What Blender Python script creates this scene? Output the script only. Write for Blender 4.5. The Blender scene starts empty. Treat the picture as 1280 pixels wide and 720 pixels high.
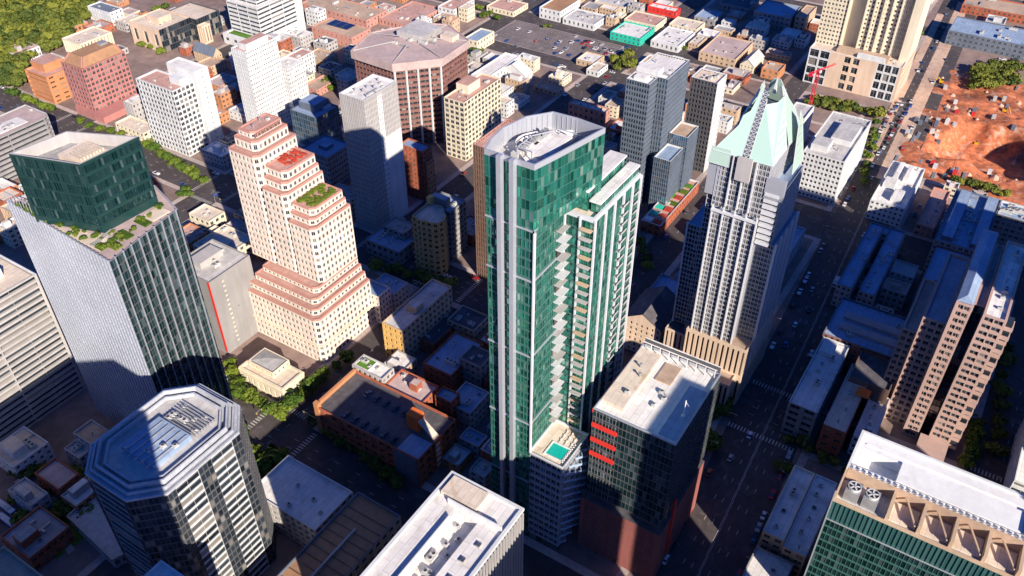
import bpy, math, random
from mathutils import Vector
rnd = random.Random(7)
scene = bpy.context.scene
# ------------------------------------------------------------------ camera, sky, sun, exposure
F = 1082.0; PITCH = math.radians(38.83); YAW = math.radians(57.5); HC = 300.0
cam_d = bpy.data.cameras.new('camera'); cam = bpy.data.objects.new('camera', cam_d)
scene.collection.objects.link(cam); scene.camera = cam
cam_d.sensor_width = 36; cam_d.lens = 36 * F / 1280; cam_d.clip_start = 1; cam_d.clip_end = 20000
cam.location = (0, 0, HC)
# world X runs away to the right of the picture, world Y away to the left (the street grid)
cam.rotation_euler = (math.pi / 2 - PITCH, 0, -YAW)
SUN_EL = math.radians(27); SD = (0.52, 0.854)              # horizontal direction in which the light travels
w = bpy.data.worlds.new('World'); scene.world = w; w.use_nodes = True
nt = w.node_tree; sky = nt.nodes.new('ShaderNodeTexSky'); sky.sky_type = 'NISHITA'; sky.sun_disc = False
sky.sun_elevation = SUN_EL; sky.sun_rotation = math.atan2(-SD[0], -SD[1]) % (2 * math.pi)
sky.air_density = 1.0; sky.dust_density = 0.0; sky.ozone_density = 6.0
bg = nt.nodes['Background']; bg.inputs[1].default_value = 0.05
tn = nt.nodes.new('ShaderNodeMix'); tn.data_type = 'RGBA'; tn.blend_type = 'MULTIPLY'; tn.inputs[0].default_value = 1
tn.inputs[7].default_value = (.26, .68, 1.5, 1)             # blue tint over the sky light, turns shadows deep blue
nt.links.new(sky.outputs[0], tn.inputs[6]); nt.links.new(tn.outputs[2], bg.inputs[0])
sd = bpy.data.lights.new('sun', 'SUN'); sd.energy = 5.0; sd.angle = math.radians(0.5); sd.color = (1.0, 0.89, 0.76)
sun = bpy.data.objects.new('sun', sd); scene.collection.objects.link(sun)
ce = math.cos(SUN_EL)
sun.rotation_euler = Vector((SD[0] * ce, SD[1] * ce, -math.sin(SUN_EL))).to_track_quat('-Z', 'Y').to_euler()
scene.view_settings.view_transform = 'Standard'; scene.view_settings.look = 'None'
scene.view_settings.exposure = 0.76; scene.view_settings.gamma = 1
scene.render.resolution_x = 1024; scene.render.resolution_y = 576

cp, sp, cy, sy = math.cos(PITCH), math.sin(PITCH), math.cos(YAW), math.sin(YAW)
def G(px, py, z=0.0):
    """point of the plane at height z seen at a pixel of the 1280 x 720 survey photograph"""
    x = px - 640; u = 360 - py; fw = F * cp + u * sp; dn = F * sp - u * cp
    t = (HC - z) / dn
    return ((x * cy + fw * sy) * t, (-x * sy + fw * cy) * t)
def rect(z, n=None, a=None, b=None, c=None):
    """x0,x1,y0,y1 of an axis aligned roof from its corners: n near, a far right, b far left, c back"""
    g = {k: G(*v, z) for k, v in (('n', n), ('a', a), ('b', b), ('c', c)) if v}
    av = lambda ks, i: sum(g[k][i] for k in ks if k in g) / max(1, sum(k in g for k in ks))
    return [av('nb', 0), av('ac', 0), av('na', 1), av('bc', 1)]

# ------------------------------------------------------------------ materials
MATS = {}
def _new(name):
    m = bpy.data.materials.new(name); m.use_nodes = True
    return m, m.node_tree.nodes, m.node_tree.links, m.node_tree.nodes['Principled BSDF']
def matte(name, col, rough=.85, var=.18, scale=.35, bump=.0, metal=0., stain=None, streak=False, seams=0):
    """weathered paint, stone, concrete or roofing"""
    if name in MATS: return MATS[name]
    m, N, L, P = _new(name)
    tc = N.new('ShaderNodeTexCoord'); mp = N.new('ShaderNodeMapping')
    L.new(tc.outputs['Object'], mp.inputs[0])
    if streak: mp.inputs['Scale'].default_value = (1, 1, .12)
    n1 = N.new('ShaderNodeTexNoise'); n1.inputs['Scale'].default_value = scale; n1.inputs['Detail'].default_value = 8
    n1.inputs['Roughness'].default_value = .65
    n2 = N.new('ShaderNodeTexNoise'); n2.inputs['Scale'].default_value = scale * .13; n2.inputs['Detail'].default_value = 4
    L.new(mp.outputs[0], n1.inputs[0]); L.new(tc.outputs['Object'], n2.inputs[0])
    r1 = N.new('ShaderNodeMapRange'); r1.inputs[1].default_value = .3; r1.inputs[2].default_value = .7
    r1.inputs[3].default_value = 1 - var; r1.inputs[4].default_value = 1 + var * .6
    r2 = N.new('ShaderNodeMapRange'); r2.inputs[1].default_value = .35; r2.inputs[2].default_value = .65
    r2.inputs[3].default_value = 1 - var * .8; r2.inputs[4].default_value = 1 + var * .3
    L.new(n1.outputs[0], r1.inputs[0]); L.new(n2.outputs[0], r2.inputs[0])
    mu = N.new('ShaderNodeMath'); mu.operation = 'MULTIPLY'; L.new(r1.outputs[0], mu.inputs[0]); L.new(r2.outputs[0], mu.inputs[1])
    vm = N.new('ShaderNodeVectorMath'); vm.operation = 'SCALE'; vm.inputs[0].default_value = col[:3]
    L.new(mu.outputs[0], vm.inputs['Scale']); out = vm.outputs[0]
    if stain:
        n3 = N.new('ShaderNodeTexNoise'); n3.inputs['Scale'].default_value = .16; n3.inputs['Detail'].default_value = 6; n3.inputs['Distortion'].default_value = .8
        L.new(tc.outputs['Object'], n3.inputs[0])
        r3 = N.new('ShaderNodeMapRange'); r3.inputs[1].default_value = .56; r3.inputs[2].default_value = .72; r3.inputs[4].default_value = .6
        L.new(n3.outputs[0], r3.inputs[0])
        mx = N.new('ShaderNodeMix'); mx.data_type = 'RGBA'; L.new(r3.outputs[0], mx.inputs[0]); L.new(out, mx.inputs[6])
        mx.inputs[7].default_value = (*stain, 1); out = mx.outputs[2]
    if seams:
        bt = N.new('ShaderNodeTexBrick'); bt.inputs['Scale'].default_value = 1; bt.inputs['Brick Width'].default_value = seams * 3; bt.inputs['Row Height'].default_value = seams
        bt.inputs['Mortar Size'].default_value = .07; bt.inputs['Color1'].default_value = (1, 1, 1, 1); bt.inputs['Color2'].default_value = (.86, .86, .87, 1); bt.inputs['Mortar'].default_value = (.6, .6, .6, 1)
        L.new(tc.outputs['Object'], bt.inputs[0]); mb_ = N.new('ShaderNodeMix'); mb_.data_type = 'RGBA'; mb_.blend_type = 'MULTIPLY'; mb_.inputs[0].default_value = 1
        L.new(out, mb_.inputs[6]); L.new(bt.outputs[0], mb_.inputs[7]); out = mb_.outputs[2]
    L.new(out, P.inputs['Base Color'])
    P.inputs['Roughness'].default_value = rough; P.inputs['Metallic'].default_value = metal
    if bump:
        b = N.new('ShaderNodeBump'); b.inputs['Strength'].default_value = bump; b.inputs['Distance'].default_value = .3
        L.new(n1.outputs[0], b.inputs['Height']); L.new(b.outputs[0], P.inputs['Normal'])
    MATS[name] = m; return m
def glass(name, dark, mid, light=(.35, .33, .3), frac=.18, rough=.06, metal=.0, ior=1.7, jit=.02):
    """coated window glass: each pane its own tone, a share of panes with pale blinds, slightly warped"""
    if name in MATS: return MATS[name]
    m, N, L, P = _new(name)
    at = N.new('ShaderNodeAttribute'); at.attribute_name = 'tint'
    oi = N.new('ShaderNodeObjectInfo')
    ad = N.new('ShaderNodeMath'); ad.operation = 'ADD'; L.new(at.outputs['Fac'], ad.inputs[0]); L.new(oi.outputs['Random'], ad.inputs[1])
    fr = N.new('ShaderNodeMath'); fr.operation = 'FRACT'; L.new(ad.outputs[0], fr.inputs[0])
    cr = N.new('ShaderNodeValToRGB'); e = cr.color_ramp.elements
    e[0].position = 0; e[0].color = (*dark, 1); e[1].position = 1 - frac - .03; e[1].color = (*mid, 1)
    k = e.new(1 - frac); k.color = (*[c * .7 for c in light], 1); k = e.new(1); k.color = (*light, 1)
    L.new(fr.outputs[0], cr.inputs[0]); L.new(cr.outputs[0], P.inputs['Base Color'])
    P.inputs['Roughness'].default_value = rough; P.inputs['IOR'].default_value = ior; P.inputs['Metallic'].default_value = metal
    wn = N.new('ShaderNodeTexWhiteNoise'); wn.noise_dimensions = '1D'; L.new(fr.outputs[0], wn.inputs['W'])
    tc = N.new('ShaderNodeTexCoord'); nz = N.new('ShaderNodeTexNoise'); nz.inputs['Scale'].default_value = .25
    geo = N.new('ShaderNodeNewGeometry'); L.new(geo.outputs['Position'], nz.inputs[0])
    s1 = N.new('ShaderNodeVectorMath'); s1.operation = 'SUBTRACT'; L.new(wn.outputs['Color'], s1.inputs[0]); s1.inputs[1].default_value = (.5, .5, .5)
    s2 = N.new('ShaderNodeVectorMath'); s2.operation = 'SCALE'; L.new(s1.outputs[0], s2.inputs[0]); s2.inputs['Scale'].default_value = jit * 2
    s3 = N.new('ShaderNodeVectorMath'); s3.operation = 'SUBTRACT'; L.new(nz.outputs['Color'], s3.inputs[0]); s3.inputs[1].default_value = (.5, .5, .5)
    s4 = N.new('ShaderNodeVectorMath'); s4.operation = 'SCALE'; L.new(s3.outputs[0], s4.inputs[0]); s4.inputs['Scale'].default_value = jit * 3
    a1 = N.new('ShaderNodeVectorMath'); L.new(s2.outputs[0], a1.inputs[0]); L.new(s4.outputs[0], a1.inputs[1])
    a2 = N.new('ShaderNodeVectorMath'); L.new(geo.outputs['Normal'], a2.inputs[0]); L.new(a1.outputs[0], a2.inputs[1])
    nn = N.new('ShaderNodeVectorMath'); nn.operation = 'NORMALIZE'; L.new(a2.outputs[0], nn.inputs[0]); L.new(nn.outputs[0], P.inputs['Normal'])
    MATS[name] = m; return m
G_DARK = glass('dark_glass', (.012, .02, .03), (.05, .07, .09), metal=.35)
G_WARM = glass('bronze_glass', (.02, .012, .008), (.06, .04, .03))
G_BLUE = glass('blue_glass', (.06, .13, .19), (.18, .30, .40), frac=.1, metal=.65, jit=.03)
G_GREEN = glass('green_glass', (.008, .10, .075), (.06, .42, .31), (.34, .60, .50), frac=.12, ior=1.8, jit=.045, metal=.65, rough=.04)
G_TEAL = glass('teal_glass', (.008, .045, .05), (.05, .125, .14), (.2, .30, .32), frac=.10, ior=1.8, jit=.04, metal=.65, rough=.04)
G_AQUA = glass('pale_teal_glass', (.05, .16, .17), (.09, .24, .24), (.12, .30, .30), frac=.3, metal=.5, jit=.02)
G_SHADE = glass('grey_glass', (.03, .035, .045), (.1, .11, .13), (.45, .45, .45), frac=.22)
G_CROWN = glass('pale_aqua_glass', (.42, .60, .52), (.47, .66, .57), (.52, .70, .61), frac=.2, rough=.22, ior=1.5, jit=.01)
W_PINKWHITE = matte('pale_pink_stone', (.74, .63, .55), var=.12, streak=True)
W_PINK = matte('salmon_stone', (.52, .26, .21), var=.12)
W_RED = matte('rose_granite', (.45, .19, .17), var=.12, streak=True)
W_ORANGE = matte('orange_brick', (.55, .24, .11), var=.15)
W_WHITE = matte('white_concrete', (.64, .65, .65), var=.14, streak=True)
W_CREAM = matte('cream_concrete', (.72, .64, .48), var=.12, streak=True)
W_TAN = matte('tan_stone', (.55, .40, .27), var=.15, streak=True)
W_YELLOW = matte('ochre_plaster', (.70, .43, .14), var=.15)
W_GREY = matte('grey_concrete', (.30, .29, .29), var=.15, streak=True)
W_LGREY = matte('light_grey_concrete', (.44, .42, .41), var=.12, streak=True)
W_DGREY = matte('charcoal_cladding', (.09, .09, .10), var=.2)
W_BRICK = matte('red_brick', (.42, .12, .06), var=.25, scale=1.2)
W_BROWN = matte('brown_granite', (.23, .11, .095), var=.15)
W_BRONZE = matte('brown_metal', (.19, .12, .09), var=.2, rough=.5)
W_DTEAL = matte('dark_teal_panel', (.014, .048, .045), rough=.35, var=.1)
W_DTEAL2 = matte('teal_grey_mullion', (.05, .085, .10), rough=.4, var=.1)
W_GUN = matte('gunmetal_mullion', (.42, .43, .46), rough=.4, var=.1)
W_RIM = matte('weathered_rim_concrete', (.46, .48, .52), var=.22, scale=.8)
W_METAL = matte('silver_frame', (.46, .48, .53), rough=.35, var=.06, metal=.3)
W_WFRAME = matte('white_frame', (.62, .63, .65), rough=.45, var=.05)
W_GFRAME = matte('green_grey_frame', (.05, .14, .12), rough=.4, var=.08)
W_STEEL = matte('blue_steel_panel', (.52, .56, .64), rough=.38, var=.1, metal=.35)
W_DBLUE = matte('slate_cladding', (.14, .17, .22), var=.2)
W_TURQ = matte('turquoise_paint', (.02, .50, .36), var=.12)
W_REDP = matte('red_panel', (.70, .04, .03), var=.1, rough=.5)
W_REDST = matte('red_podium_stone', (.30, .10, .085), var=.18, streak=True)
W_BIEGE = matte('beige_limestone', (.66, .50, .37), var=.15, streak=True)
R_WHITE = matte('white_membrane', (.80, .77, .73), var=.12, stain=(.50, .44, .38), seams=2.4)
R_WARM = matte('warm_membrane', (.74, .62, .50), var=.14, stain=(.52, .36, .2), seams=2.6)
R_GREY = matte('grey_membrane', (.38, .37, .37), var=.22, stain=(.22, .21, .2), seams=2.2)
R_LGREY = matte('pale_grey_membrane', (.58, .56, .54), var=.2, stain=(.36, .34, .32), seams=3)
R_DARK = matte('dark_asphalt_roof', (.12, .11, .12), var=.3, stain=(.2, .19, .18), seams=3)
R_TAN = matte('tan_gravel_roof', (.50, .36, .26), var=.22, stain=(.34, .22, .16))
R_PINK = matte('pink_gravel_roof', (.58, .34, .28), var=.18, stain=(.40, .26, .22), seams=3.4)
R_BROWN = matte('brown_seam_roof', (.40, .22, .12), var=.2)
R_SHADEBLUE = matte('shade_blue_roof', (.30, .40, .55), var=.15, seams=2.6)  # blue of shaded roofs put into the membrane colour
R_MAUVE = matte('mauve_gravel_roof', (.50, .38, .36), var=.2, stain=(.36, .3, .3))
M_WROOF = matte('plain_white_roof', (.76, .76, .75), var=.09, stain=(.6, .58, .55))
M_METAL = matte('galvanised_metal', (.45, .46, .47), rough=.45, var=.2, metal=.4)
M_UNIT = matte('unit_enamel', (.55, .55, .53), rough=.6, var=.2)
M_BLACK = matte('black_rubber', (.02, .02, .022), rough=.7)
M_SOLAR = matte('solar_panel', (.015, .03, .10), rough=.2, var=.1)
M_GRASS = matte('lawn_grass', (.10, .24, .02), var=.35, scale=1.5, bump=.4)
M_DRYGRASS = matte('dry_field_grass', (.42, .33, .06), var=.35, scale=.5)
M_POOL = matte('pool_water', (.01, .45, .38), rough=.08, var=.1)
M_CONC = matte('sidewalk_concrete', (.46, .38, .34), var=.25, scale=.5, stain=(.3, .24, .22))
M_ASPH = matte('road_asphalt', (.075, .062, .062), var=.3, scale=.3, stain=(.16, .13, .13))
M_GROUND = matte('dusty_city_ground', (.27, .19, .165), var=.35, scale=.12, stain=(.22, .18, .16))
M_LOT = matte('parking_lot_asphalt', (.20, .165, .16), var=.3, scale=.4, stain=(.3, .25, .22))
M_LINE = matte('road_paint', (.5, .48, .44), var=.2, scale=1)
M_EARTH = matte('orange_earth', (.54, .165, .07), var=.6, scale=.3, bump=.9, stain=(.68, .47, .36))
M_EARTH2 = matte('pale_earth', (.62, .42, .30), var=.3, scale=.2, bump=.5)
M_BARK = matte('tree_bark', (.12, .08, .05), var=.3)
M_WOOD = matte('brown_timber', (.32, .16, .09), var=.25)
M_ORANGEP = matte('orange_paint', (.80, .17, .03), var=.1)
M_REDSTEEL = matte('red_crane_steel', (.62, .02, .05), rough=.4, var=.1)
M_FLOWER = matte('red_planting', (.50, .06, .03), var=.4, scale=2)
def leaf_mat(name, c1, c2):
    m, N, L, P = _new(name)
    oi = N.new('ShaderNodeObjectInfo'); geo = N.new('ShaderNodeNewGeometry')
    nz = N.new('ShaderNodeTexNoise'); nz.inputs['Scale'].default_value = .9; nz.inputs['Detail'].default_value = 3
    L.new(geo.outputs['Position'], nz.inputs[0])
    ad = N.new('ShaderNodeMath'); ad.operation = 'MULTIPLY_ADD'; L.new(oi.outputs['Random'], ad.inputs[0]); ad.inputs[1].default_value = .5
    L.new(nz.outputs[0], ad.inputs[2])
    mr = N.new('ShaderNodeMapRange'); mr.inputs[1].default_value = .4; mr.inputs[2].default_value = 1.1; L.new(ad.outputs[0], mr.inputs[0])
    mx = N.new('ShaderNodeMix'); mx.data_type = 'RGBA'; mx.inputs[6].default_value = (*c1, 1); mx.inputs[7].default_value = (*c2, 1)
    L.new(mr.outputs[0], mx.inputs[0]); L.new(mx.outputs[2], P.inputs['Base Color']); P.inputs['Roughness'].default_value = .7
    P.inputs['Specular IOR Level'].default_value = .2
    MATS[name] = m; return m
M_LEAF = leaf_mat('street_tree_leaves', (.03, .075, .01), (.14, .18, .02))
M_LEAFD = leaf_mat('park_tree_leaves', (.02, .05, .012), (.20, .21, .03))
def paint_mat():
    m, N, L, P = _new('car_paint'); oi = N.new('ShaderNodeObjectInfo'); L.new(oi.outputs['Color'], P.inputs['Base Color'])
    P.inputs['Roughness'].default_value = .3; P.inputs['Coat Weight'].default_value = .5
    return m
M_PAINT = paint_mat()

# ------------------------------------------------------------------ mesh building
COL = scene.collection
class MB:
    def __init__(s): s.v = []; s.f = []; s.t = []
    def quad(s, a, b, c, d, t=0.):
        n = len(s.v); s.v += [a, b, c, d]; s.f.append((n, n + 1, n + 2, n + 3)); s.t.append(t)
    def poly(s, pts, t=0.):
        n = len(s.v); s.v += [tuple(p) for p in pts]; s.f.append(tuple(range(n, n + len(pts)))); s.t.append(t)
    def box(s, x0, x1, y0, y1, z0, z1):
        n = len(s.v)
        s.v += [(x0, y0, z0), (x1, y0, z0), (x1, y1, z0), (x0, y1, z0), (x0, y0, z1), (x1, y0, z1), (x1, y1, z1), (x0, y1, z1)]
        for f in ((0, 3, 2, 1), (4, 5, 6, 7), (0, 1, 5, 4), (1, 2, 6, 5), (2, 3, 7, 6), (3, 0, 4, 7)):
            s.f.append(tuple(n + i for i in f)); s.t.append(0.)
    def bar(s, p, q, w, h=None):
        """square bar between two points"""
        h = h or w; p = Vector(p); q = Vector(q); d = (q - p).normalized()
        u = d.cross(Vector((0, 0, 1))); u = u.normalized() if u.length > .01 else Vector((1, 0, 0)); v = u.cross(d).normalized()
        n = len(s.v)
        for c in (p, q):
            for a, b in ((-1, -1), (1, -1), (1, 1), (-1, 1)): s.v.append(tuple(c + u * a * w / 2 + v * b * h / 2))
        for f in ((0, 1, 2, 3), (7, 6, 5, 4), (0, 4, 5, 1), (1, 5, 6, 2), (2, 6, 7, 3), (3, 7, 4, 0)):
            s.f.append(tuple(n + i for i in f)); s.t.append(0.)
    def prism(s, pts, z0, z1, top=True):
        k = len(pts); n = len(s.v); s.v += [(p[0], p[1], z0) for p in pts] + [(p[0], p[1], z1) for p in pts]
        for i in range(k):
            j = (i + 1) % k; s.f.append((n + i, n + j, n + k + j, n + k + i)); s.t.append(0.)
        if top: s.f.append(tuple(n + k + i for i in range(k))); s.t.append(0.)
    def cyl(s, x, y, z0, z1, r, n=12, r1=None):
        r1 = r if r1 is None else r1; b = len(s.v)
        for z, q in ((z0, r), (z1, r1)): s.v += [(x + q * math.cos(i * 2 * math.pi / n), y + q * math.sin(i * 2 * math.pi / n), z) for i in range(n)]
        for i in range(n): s.f.append((b + i, b + (i + 1) % n, b + n + (i + 1) % n, b + n + i)); s.t.append(0.)
        s.f.append(tuple(b + n + i for i in range(n))); s.t.append(0.)
    def mesh(s, name, mat, off=(0, 0, 0)):
        me = bpy.data.meshes.new(name); ox, oy, oz = off
        me.from_pydata([(a - ox, b - oy, c - oz) for a, b, c in s.v], [], s.f)
        for m_ in (mat if isinstance(mat, (list, tuple)) else [mat]): me.materials.append(m_)
        if any(s.t):
            at = me.attributes.new('tint', 'FLOAT', 'FACE'); at.data.foreach_set('value', s.t)
        me.update(); return me
def link(name, me, parent=None, loc=(0, 0, 0)):
    o = bpy.data.objects.new(name, me); COL.objects.link(o); o.location = loc
    if parent: o.parent = parent
    return o
def props(o, label=None, cat=None, group=None, kind=None):
    if label and len(label.split()) > 16: label = label.replace(' air handling unit', ' air unit').replace(' with dark roof units right of', ' right of').replace('small grey ', 'grey ').replace(' walled roofs', ' roofs').replace(' flat roof building', ' building').replace(' from left ', ' ')
    for k, v in (('label', label), ('category', cat), ('group', group), ('kind', kind)):
        if v: o[k] = v
    return o
def solo(name, mb, mat, label=None, cat=None, group=None, kind=None, base=None):
    if base is None and kind is None:
        xs = [v[0] for v in mb.v]; ys = [v[1] for v in mb.v]; base = ((min(xs) + max(xs)) / 2, (min(ys) + max(ys)) / 2, min(v[2] for v in mb.v))
    base = base or (0, 0, 0)
    return props(link(name, mb.mesh(name, mat, base), None, base), label, cat, group, kind)
PANE_MESH = {}
def pane_mesh(mat):
    """shared unit pane 1 x 1, 0.06 thick, facing -Y"""
    if mat.name not in PANE_MESH:
        b = MB(); b.box(-.5, .5, 0, .06, -.5, .5); PANE_MESH[mat.name] = b.mesh('pane', mat)
    return PANE_MESH[mat.name]
NP = [0, 0]
STUFFY = {'window_frame_bars', 'zigzag_balcony', 'louvre', 'roof_garden', 'lattice_slot', 'pipe_rack', 'terrace_screen', 'blue_band', 'cornice_frieze', 'curved_screen', 'wall_fins', 'solar_panels', 'dormer', 'parking_bays'}
class Bld:
    def __init__(s, name, label, cat, x, y, z=0., group=None):
        s.base = (x, y, z); s.o = bpy.data.objects.new(name, None); COL.objects.link(s.o); s.o.location = s.base
        props(s.o, label, cat, group); s.parts = []; s.panes = []; s.pn = 'window_pane'; s.minpx = 5.
    def part(s, name, mat, label=None):
        b = MB(); s.parts.append((name, mat, b, label)); return b
    def finish(s):
        out = {}
        for name, mat, b, label in s.parts:
            if not b.f: continue
            o = link(name, b.mesh(name, mat, s.base), s.o)
            if label: o['label'] = label
            if name in STUFFY: o['kind'] = 'stuff'
            out.setdefault(name, o)
        # panes: (centre, u, w, h, mat)
        sc = []
        for p in s.panes:
            (cx, cy_, cz), (ux, uy), wd, ht, mat = p
            nx, ny = uy, -ux
            vis = (nx * cx + ny * cy_) < 0
            d = math.sqrt(cx * cx + cy_ * cy_ + (cz - HC) ** 2)
            px = F * max(wd * abs(ux * -cy_ + uy * cx) / math.hypot(cx, cy_), ht * math.hypot(cx, cy_) / d) / d if vis else 0
            sc.append((px, p))
        sc.sort(key=lambda q: -q[0])
        keep = [p for px, p in sc if px >= s.minpx][:300]; rest = [p for _, p in sc[len(keep):]]
        for (c, (ux, uy), wd, ht, mat) in keep:
            o = link(s.pn, pane_mesh(mat), s.o, (c[0] - s.base[0], c[1] - s.base[1], c[2] - s.base[2]))
            o.rotation_euler = (0, 0, math.atan2(uy, ux)); o.scale = (wd, 1, ht); NP[0] += 1
        by = {}
        for (c, (ux, uy), wd, ht, mat) in rest:
            b = by.setdefault(mat.name, (mat, MB()))[1]; hx, hy = ux * wd / 2, uy * wd / 2
            b.quad((c[0] - hx, c[1] - hy, c[2] - ht / 2), (c[0] + hx, c[1] + hy, c[2] - ht / 2),
                   (c[0] + hx, c[1] + hy, c[2] + ht / 2), (c[0] - hx, c[1] - hy, c[2] + ht / 2), rnd.random() * .98 + .01); NP[1] += 1
        for mat, b in by.values():
            o = link(s.pn + 's', b.mesh('window_panes', mat, s.base), s.o); o['kind'] = 'stuff'
        return out
def face(B, wb, p, q, z0, z1, st):
    """one facade from p to q (outward side on the right): wall with real openings, panes set back in them"""
    L_ = math.hypot(q[0] - p[0], q[1] - p[1]); H_ = z1 - z0
    if L_ < .5 or H_ < .5: return
    u = ((q[0] - p[0]) / L_, (q[1] - p[1]) / L_); n = (u[1], -u[0])
    top = st.get('top', .0); bot = st.get('bot', 0.); edge = st.get('edge', .0)
    H2 = H_ - top - bot
    nc = max(1, round((L_ - 2 * edge) / st['cw'])); nr = max(1, round(H2 / st['fh']))
    cw = (L_ - 2 * edge) / nc; fh = H2 / nr; ww = cw * st['ww']; wh = fh * st['wh']; d = st.get('d', .3)
    P = lambda a, z, k=0.: (p[0] + u[0] * a - n[0] * k, p[1] + u[1] * a - n[1] * k, z)
    Q = wb.quad; gl = st['glass']; sk = st.get('skip')
    zt = z0; mull = ww > 1.2 and d >= .3 and nc * nr < 2500
    if mull: fb = getattr(B, 'fb', None) or B.part('window_frame_bars', W_LGREY); B.fb = fb
    for r in range(nr):
        za = z0 + bot + fh * r + (fh - wh) * st.get('sill', .5); zb = za + wh
        if d >= .3 and fh > 2.5 and L_ > 3 and not st.get('nosill'):
            Q(P(.02, za - .26, -.14), P(L_ - .02, za - .26, -.14), P(L_ - .02, za - .06, -.14), P(.02, za - .06, -.14)); Q(P(.02, za - .06, -.14), P(L_ - .02, za - .06, -.14), P(L_ - .02, za - .06), P(.02, za - .06))
        Q(P(0, zt), P(L_, zt), P(L_, za), P(0, za)); zt = zb
        x = 0.
        for c in range(nc):
            if sk and sk(c, r, nc, nr): continue
            xa = edge + cw * c + (cw - ww) / 2; xb = xa + ww
            Q(P(x, za), P(xa, za), P(xa, zb), P(x, zb)); x = xb
            Q(P(xa, za, 0), P(xa, za, d), P(xa, zb, d), P(xa, zb, 0)); Q(P(xb, za, d), P(xb, za, 0), P(xb, zb, 0), P(xb, zb, d))
            Q(P(xa, za), P(xb, za), P(xb, za, d), P(xa, za, d)); Q(P(xa, zb, d), P(xb, zb, d), P(xb, zb), P(xa, zb))
            B.panes.append((P((xa + xb) / 2, (za + zb) / 2, d), u, ww, wh, gl))
            if mull:
                xm = (xa + xb) / 2; fb.quad(P(xm - .06, za, d - .05), P(xm + .06, za, d - .05), P(xm + .06, zb, d - .05), P(xm - .06, zb, d - .05))
                if wh > 1.4: fb.quad(P(xa, zb - wh * .3, d - .04), P(xb, zb - wh * .3, d - .04), P(xb, zb - wh * .3 + .1, d - .04), P(xa, zb - wh * .3 + .1, d - .04))
        Q(P(x, za), P(L_, za), P(L_, zb), P(x, zb))
    Q(P(0, zt), P(L_, zt), P(L_, z1), P(0, z1))
def inset(pts, d):
    k = len(pts); out = []
    for i in range(k):
        a, b, c = pts[i - 1], pts[i], pts[(i + 1) % k]
        e1 = Vector((b[0] - a[0], b[1] - a[1])).normalized(); e2 = Vector((c[0] - b[0], c[1] - b[1])).normalized()
        n1 = Vector((-e1.y, e1.x)); n2 = Vector((-e2.y, e2.x)); m = n1 + n2
        m = m / max(.2, m.dot(n1)) if m.length > .01 else n1
        out.append((b[0] + m.x * d, b[1] + m.y * d))
    return out
def R4(x0, x1, y0, y1): return [(x0, y0), (x1, y0), (x1, y1), (x0, y1)]
def roofing(B, pts, z, roofmat, capmat, pw=.5, ph=1.0):
    ins = inset(pts, pw); rb = B.part('roof', roofmat); rb.poly([(x, y, z - ph) for x, y in ins])
    cb = B.part('parapet', capmat)
    for i in range(len(pts)):
        j = (i + 1) % len(pts); a, b, c, d = pts[i], pts[j], ins[j], ins[i]
        cb.quad((*a, z), (*b, z), (*c, z), (*d, z)); cb.quad((*d, z), (*c, z), (*c, z - ph), (*d, z - ph))
def tier(B, pts, z0, z1, st, roofmat, capmat=None, pw=.5, ph=1.0, wallname='wall', faces=None):
    wb = B.part(wallname, st['wall'])
    for i in range(len(pts)):
        s2 = st if not faces or faces.get(i) is None else faces[i]
        if s2.get('wall') is not st['wall']: 
            face(B, B.part(wallname, s2['wall']), pts[i], pts[(i + 1) % len(pts)], z0, z1, s2)
        else: face(B, wb, pts[i], pts[(i + 1) % len(pts)], z0, z1, s2)
    roofing(B, pts, z1, roofmat, capmat or st['wall'], pw, ph)
def S(wall, gl=G_DARK, cw=3.2, fh=3.7, ww=.55, wh=.5, d=.35, **k):
    r = dict(wall=wall, glass=gl, cw=cw, fh=fh, ww=ww, wh=wh, d=d); r.update(k); return r
def bands(wall, gl=G_DARK, fh=3.7, wh=.45, cw=8, **k): return S(wall, gl, cw=cw, fh=fh, ww=.985, wh=wh, **k)
def curt(wall, gl, cw=1.6, fh=3.7, ww=.93, wh=.9, d=.12, **k): return S(wall, gl, cw, fh, ww, wh, d, **k)

# rooftop machines: a few shared models, each copy a thing of its own
def unit_models():
    out = []
    for (w_, l_, h_, nf) in ((2.2, 3.6, 1.6, 2), (1.6, 1.6, 1.2, 1), (2.6, 6.5, 2.0, 3), (1.2, 2.0, 1.0, 1)):
        b = MB(); b.box(-l_ / 2, l_ / 2, -w_ / 2, w_ / 2, .25, h_)
        for sx in (-.4, .4): b.box(sx * l_ - .12, sx * l_ + .12, -w_ / 2, w_ / 2, 0, .25)
        fs = []
        for i in range(nf):
            fx = (i + .5) / nf * l_ - l_ / 2; r = min(w_, l_ / nf) * .36
            b.cyl(fx, 0, h_ + .004, h_ + .25, r * 1.12, 10); f = MB(); f.cyl(fx, 0, h_ + .1, h_ + .27, r * .9, 10); fs.append(f.mesh('fan', M_DARKM))
        out.append((b.mesh('unit_casing', M_UNIT), fs))
    b = MB(); b.box(-4, 4, -.35, .35, .5, 1.1); b.box(3.3, 4, -.35, .35, 0, .5); b.box(-4, -3.3, -.35, .35, 0, .5); b.box(-.4, .4, -2.2, -.353, .5, 1.1)
    out.append((b.mesh('duct', M_METAL), None))
    b = MB(); b.box(-.9, .9, -.9, .9, 0, .5); f = MB(); f.box(-.7, .7, -.7, .7, .504, .62)
    out.append((b.mesh('skylight_curb', W_LGREY), f.mesh('skylight_pane', G_SHADE)))
    b = MB(); b.cyl(0, 0, 0, 1.6, .35, 8); b.cyl(0, 0, 1.604, 1.9, .6, 8)
    out.append((b.mesh('vent_pipe', M_METAL), None))
    return out
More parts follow.
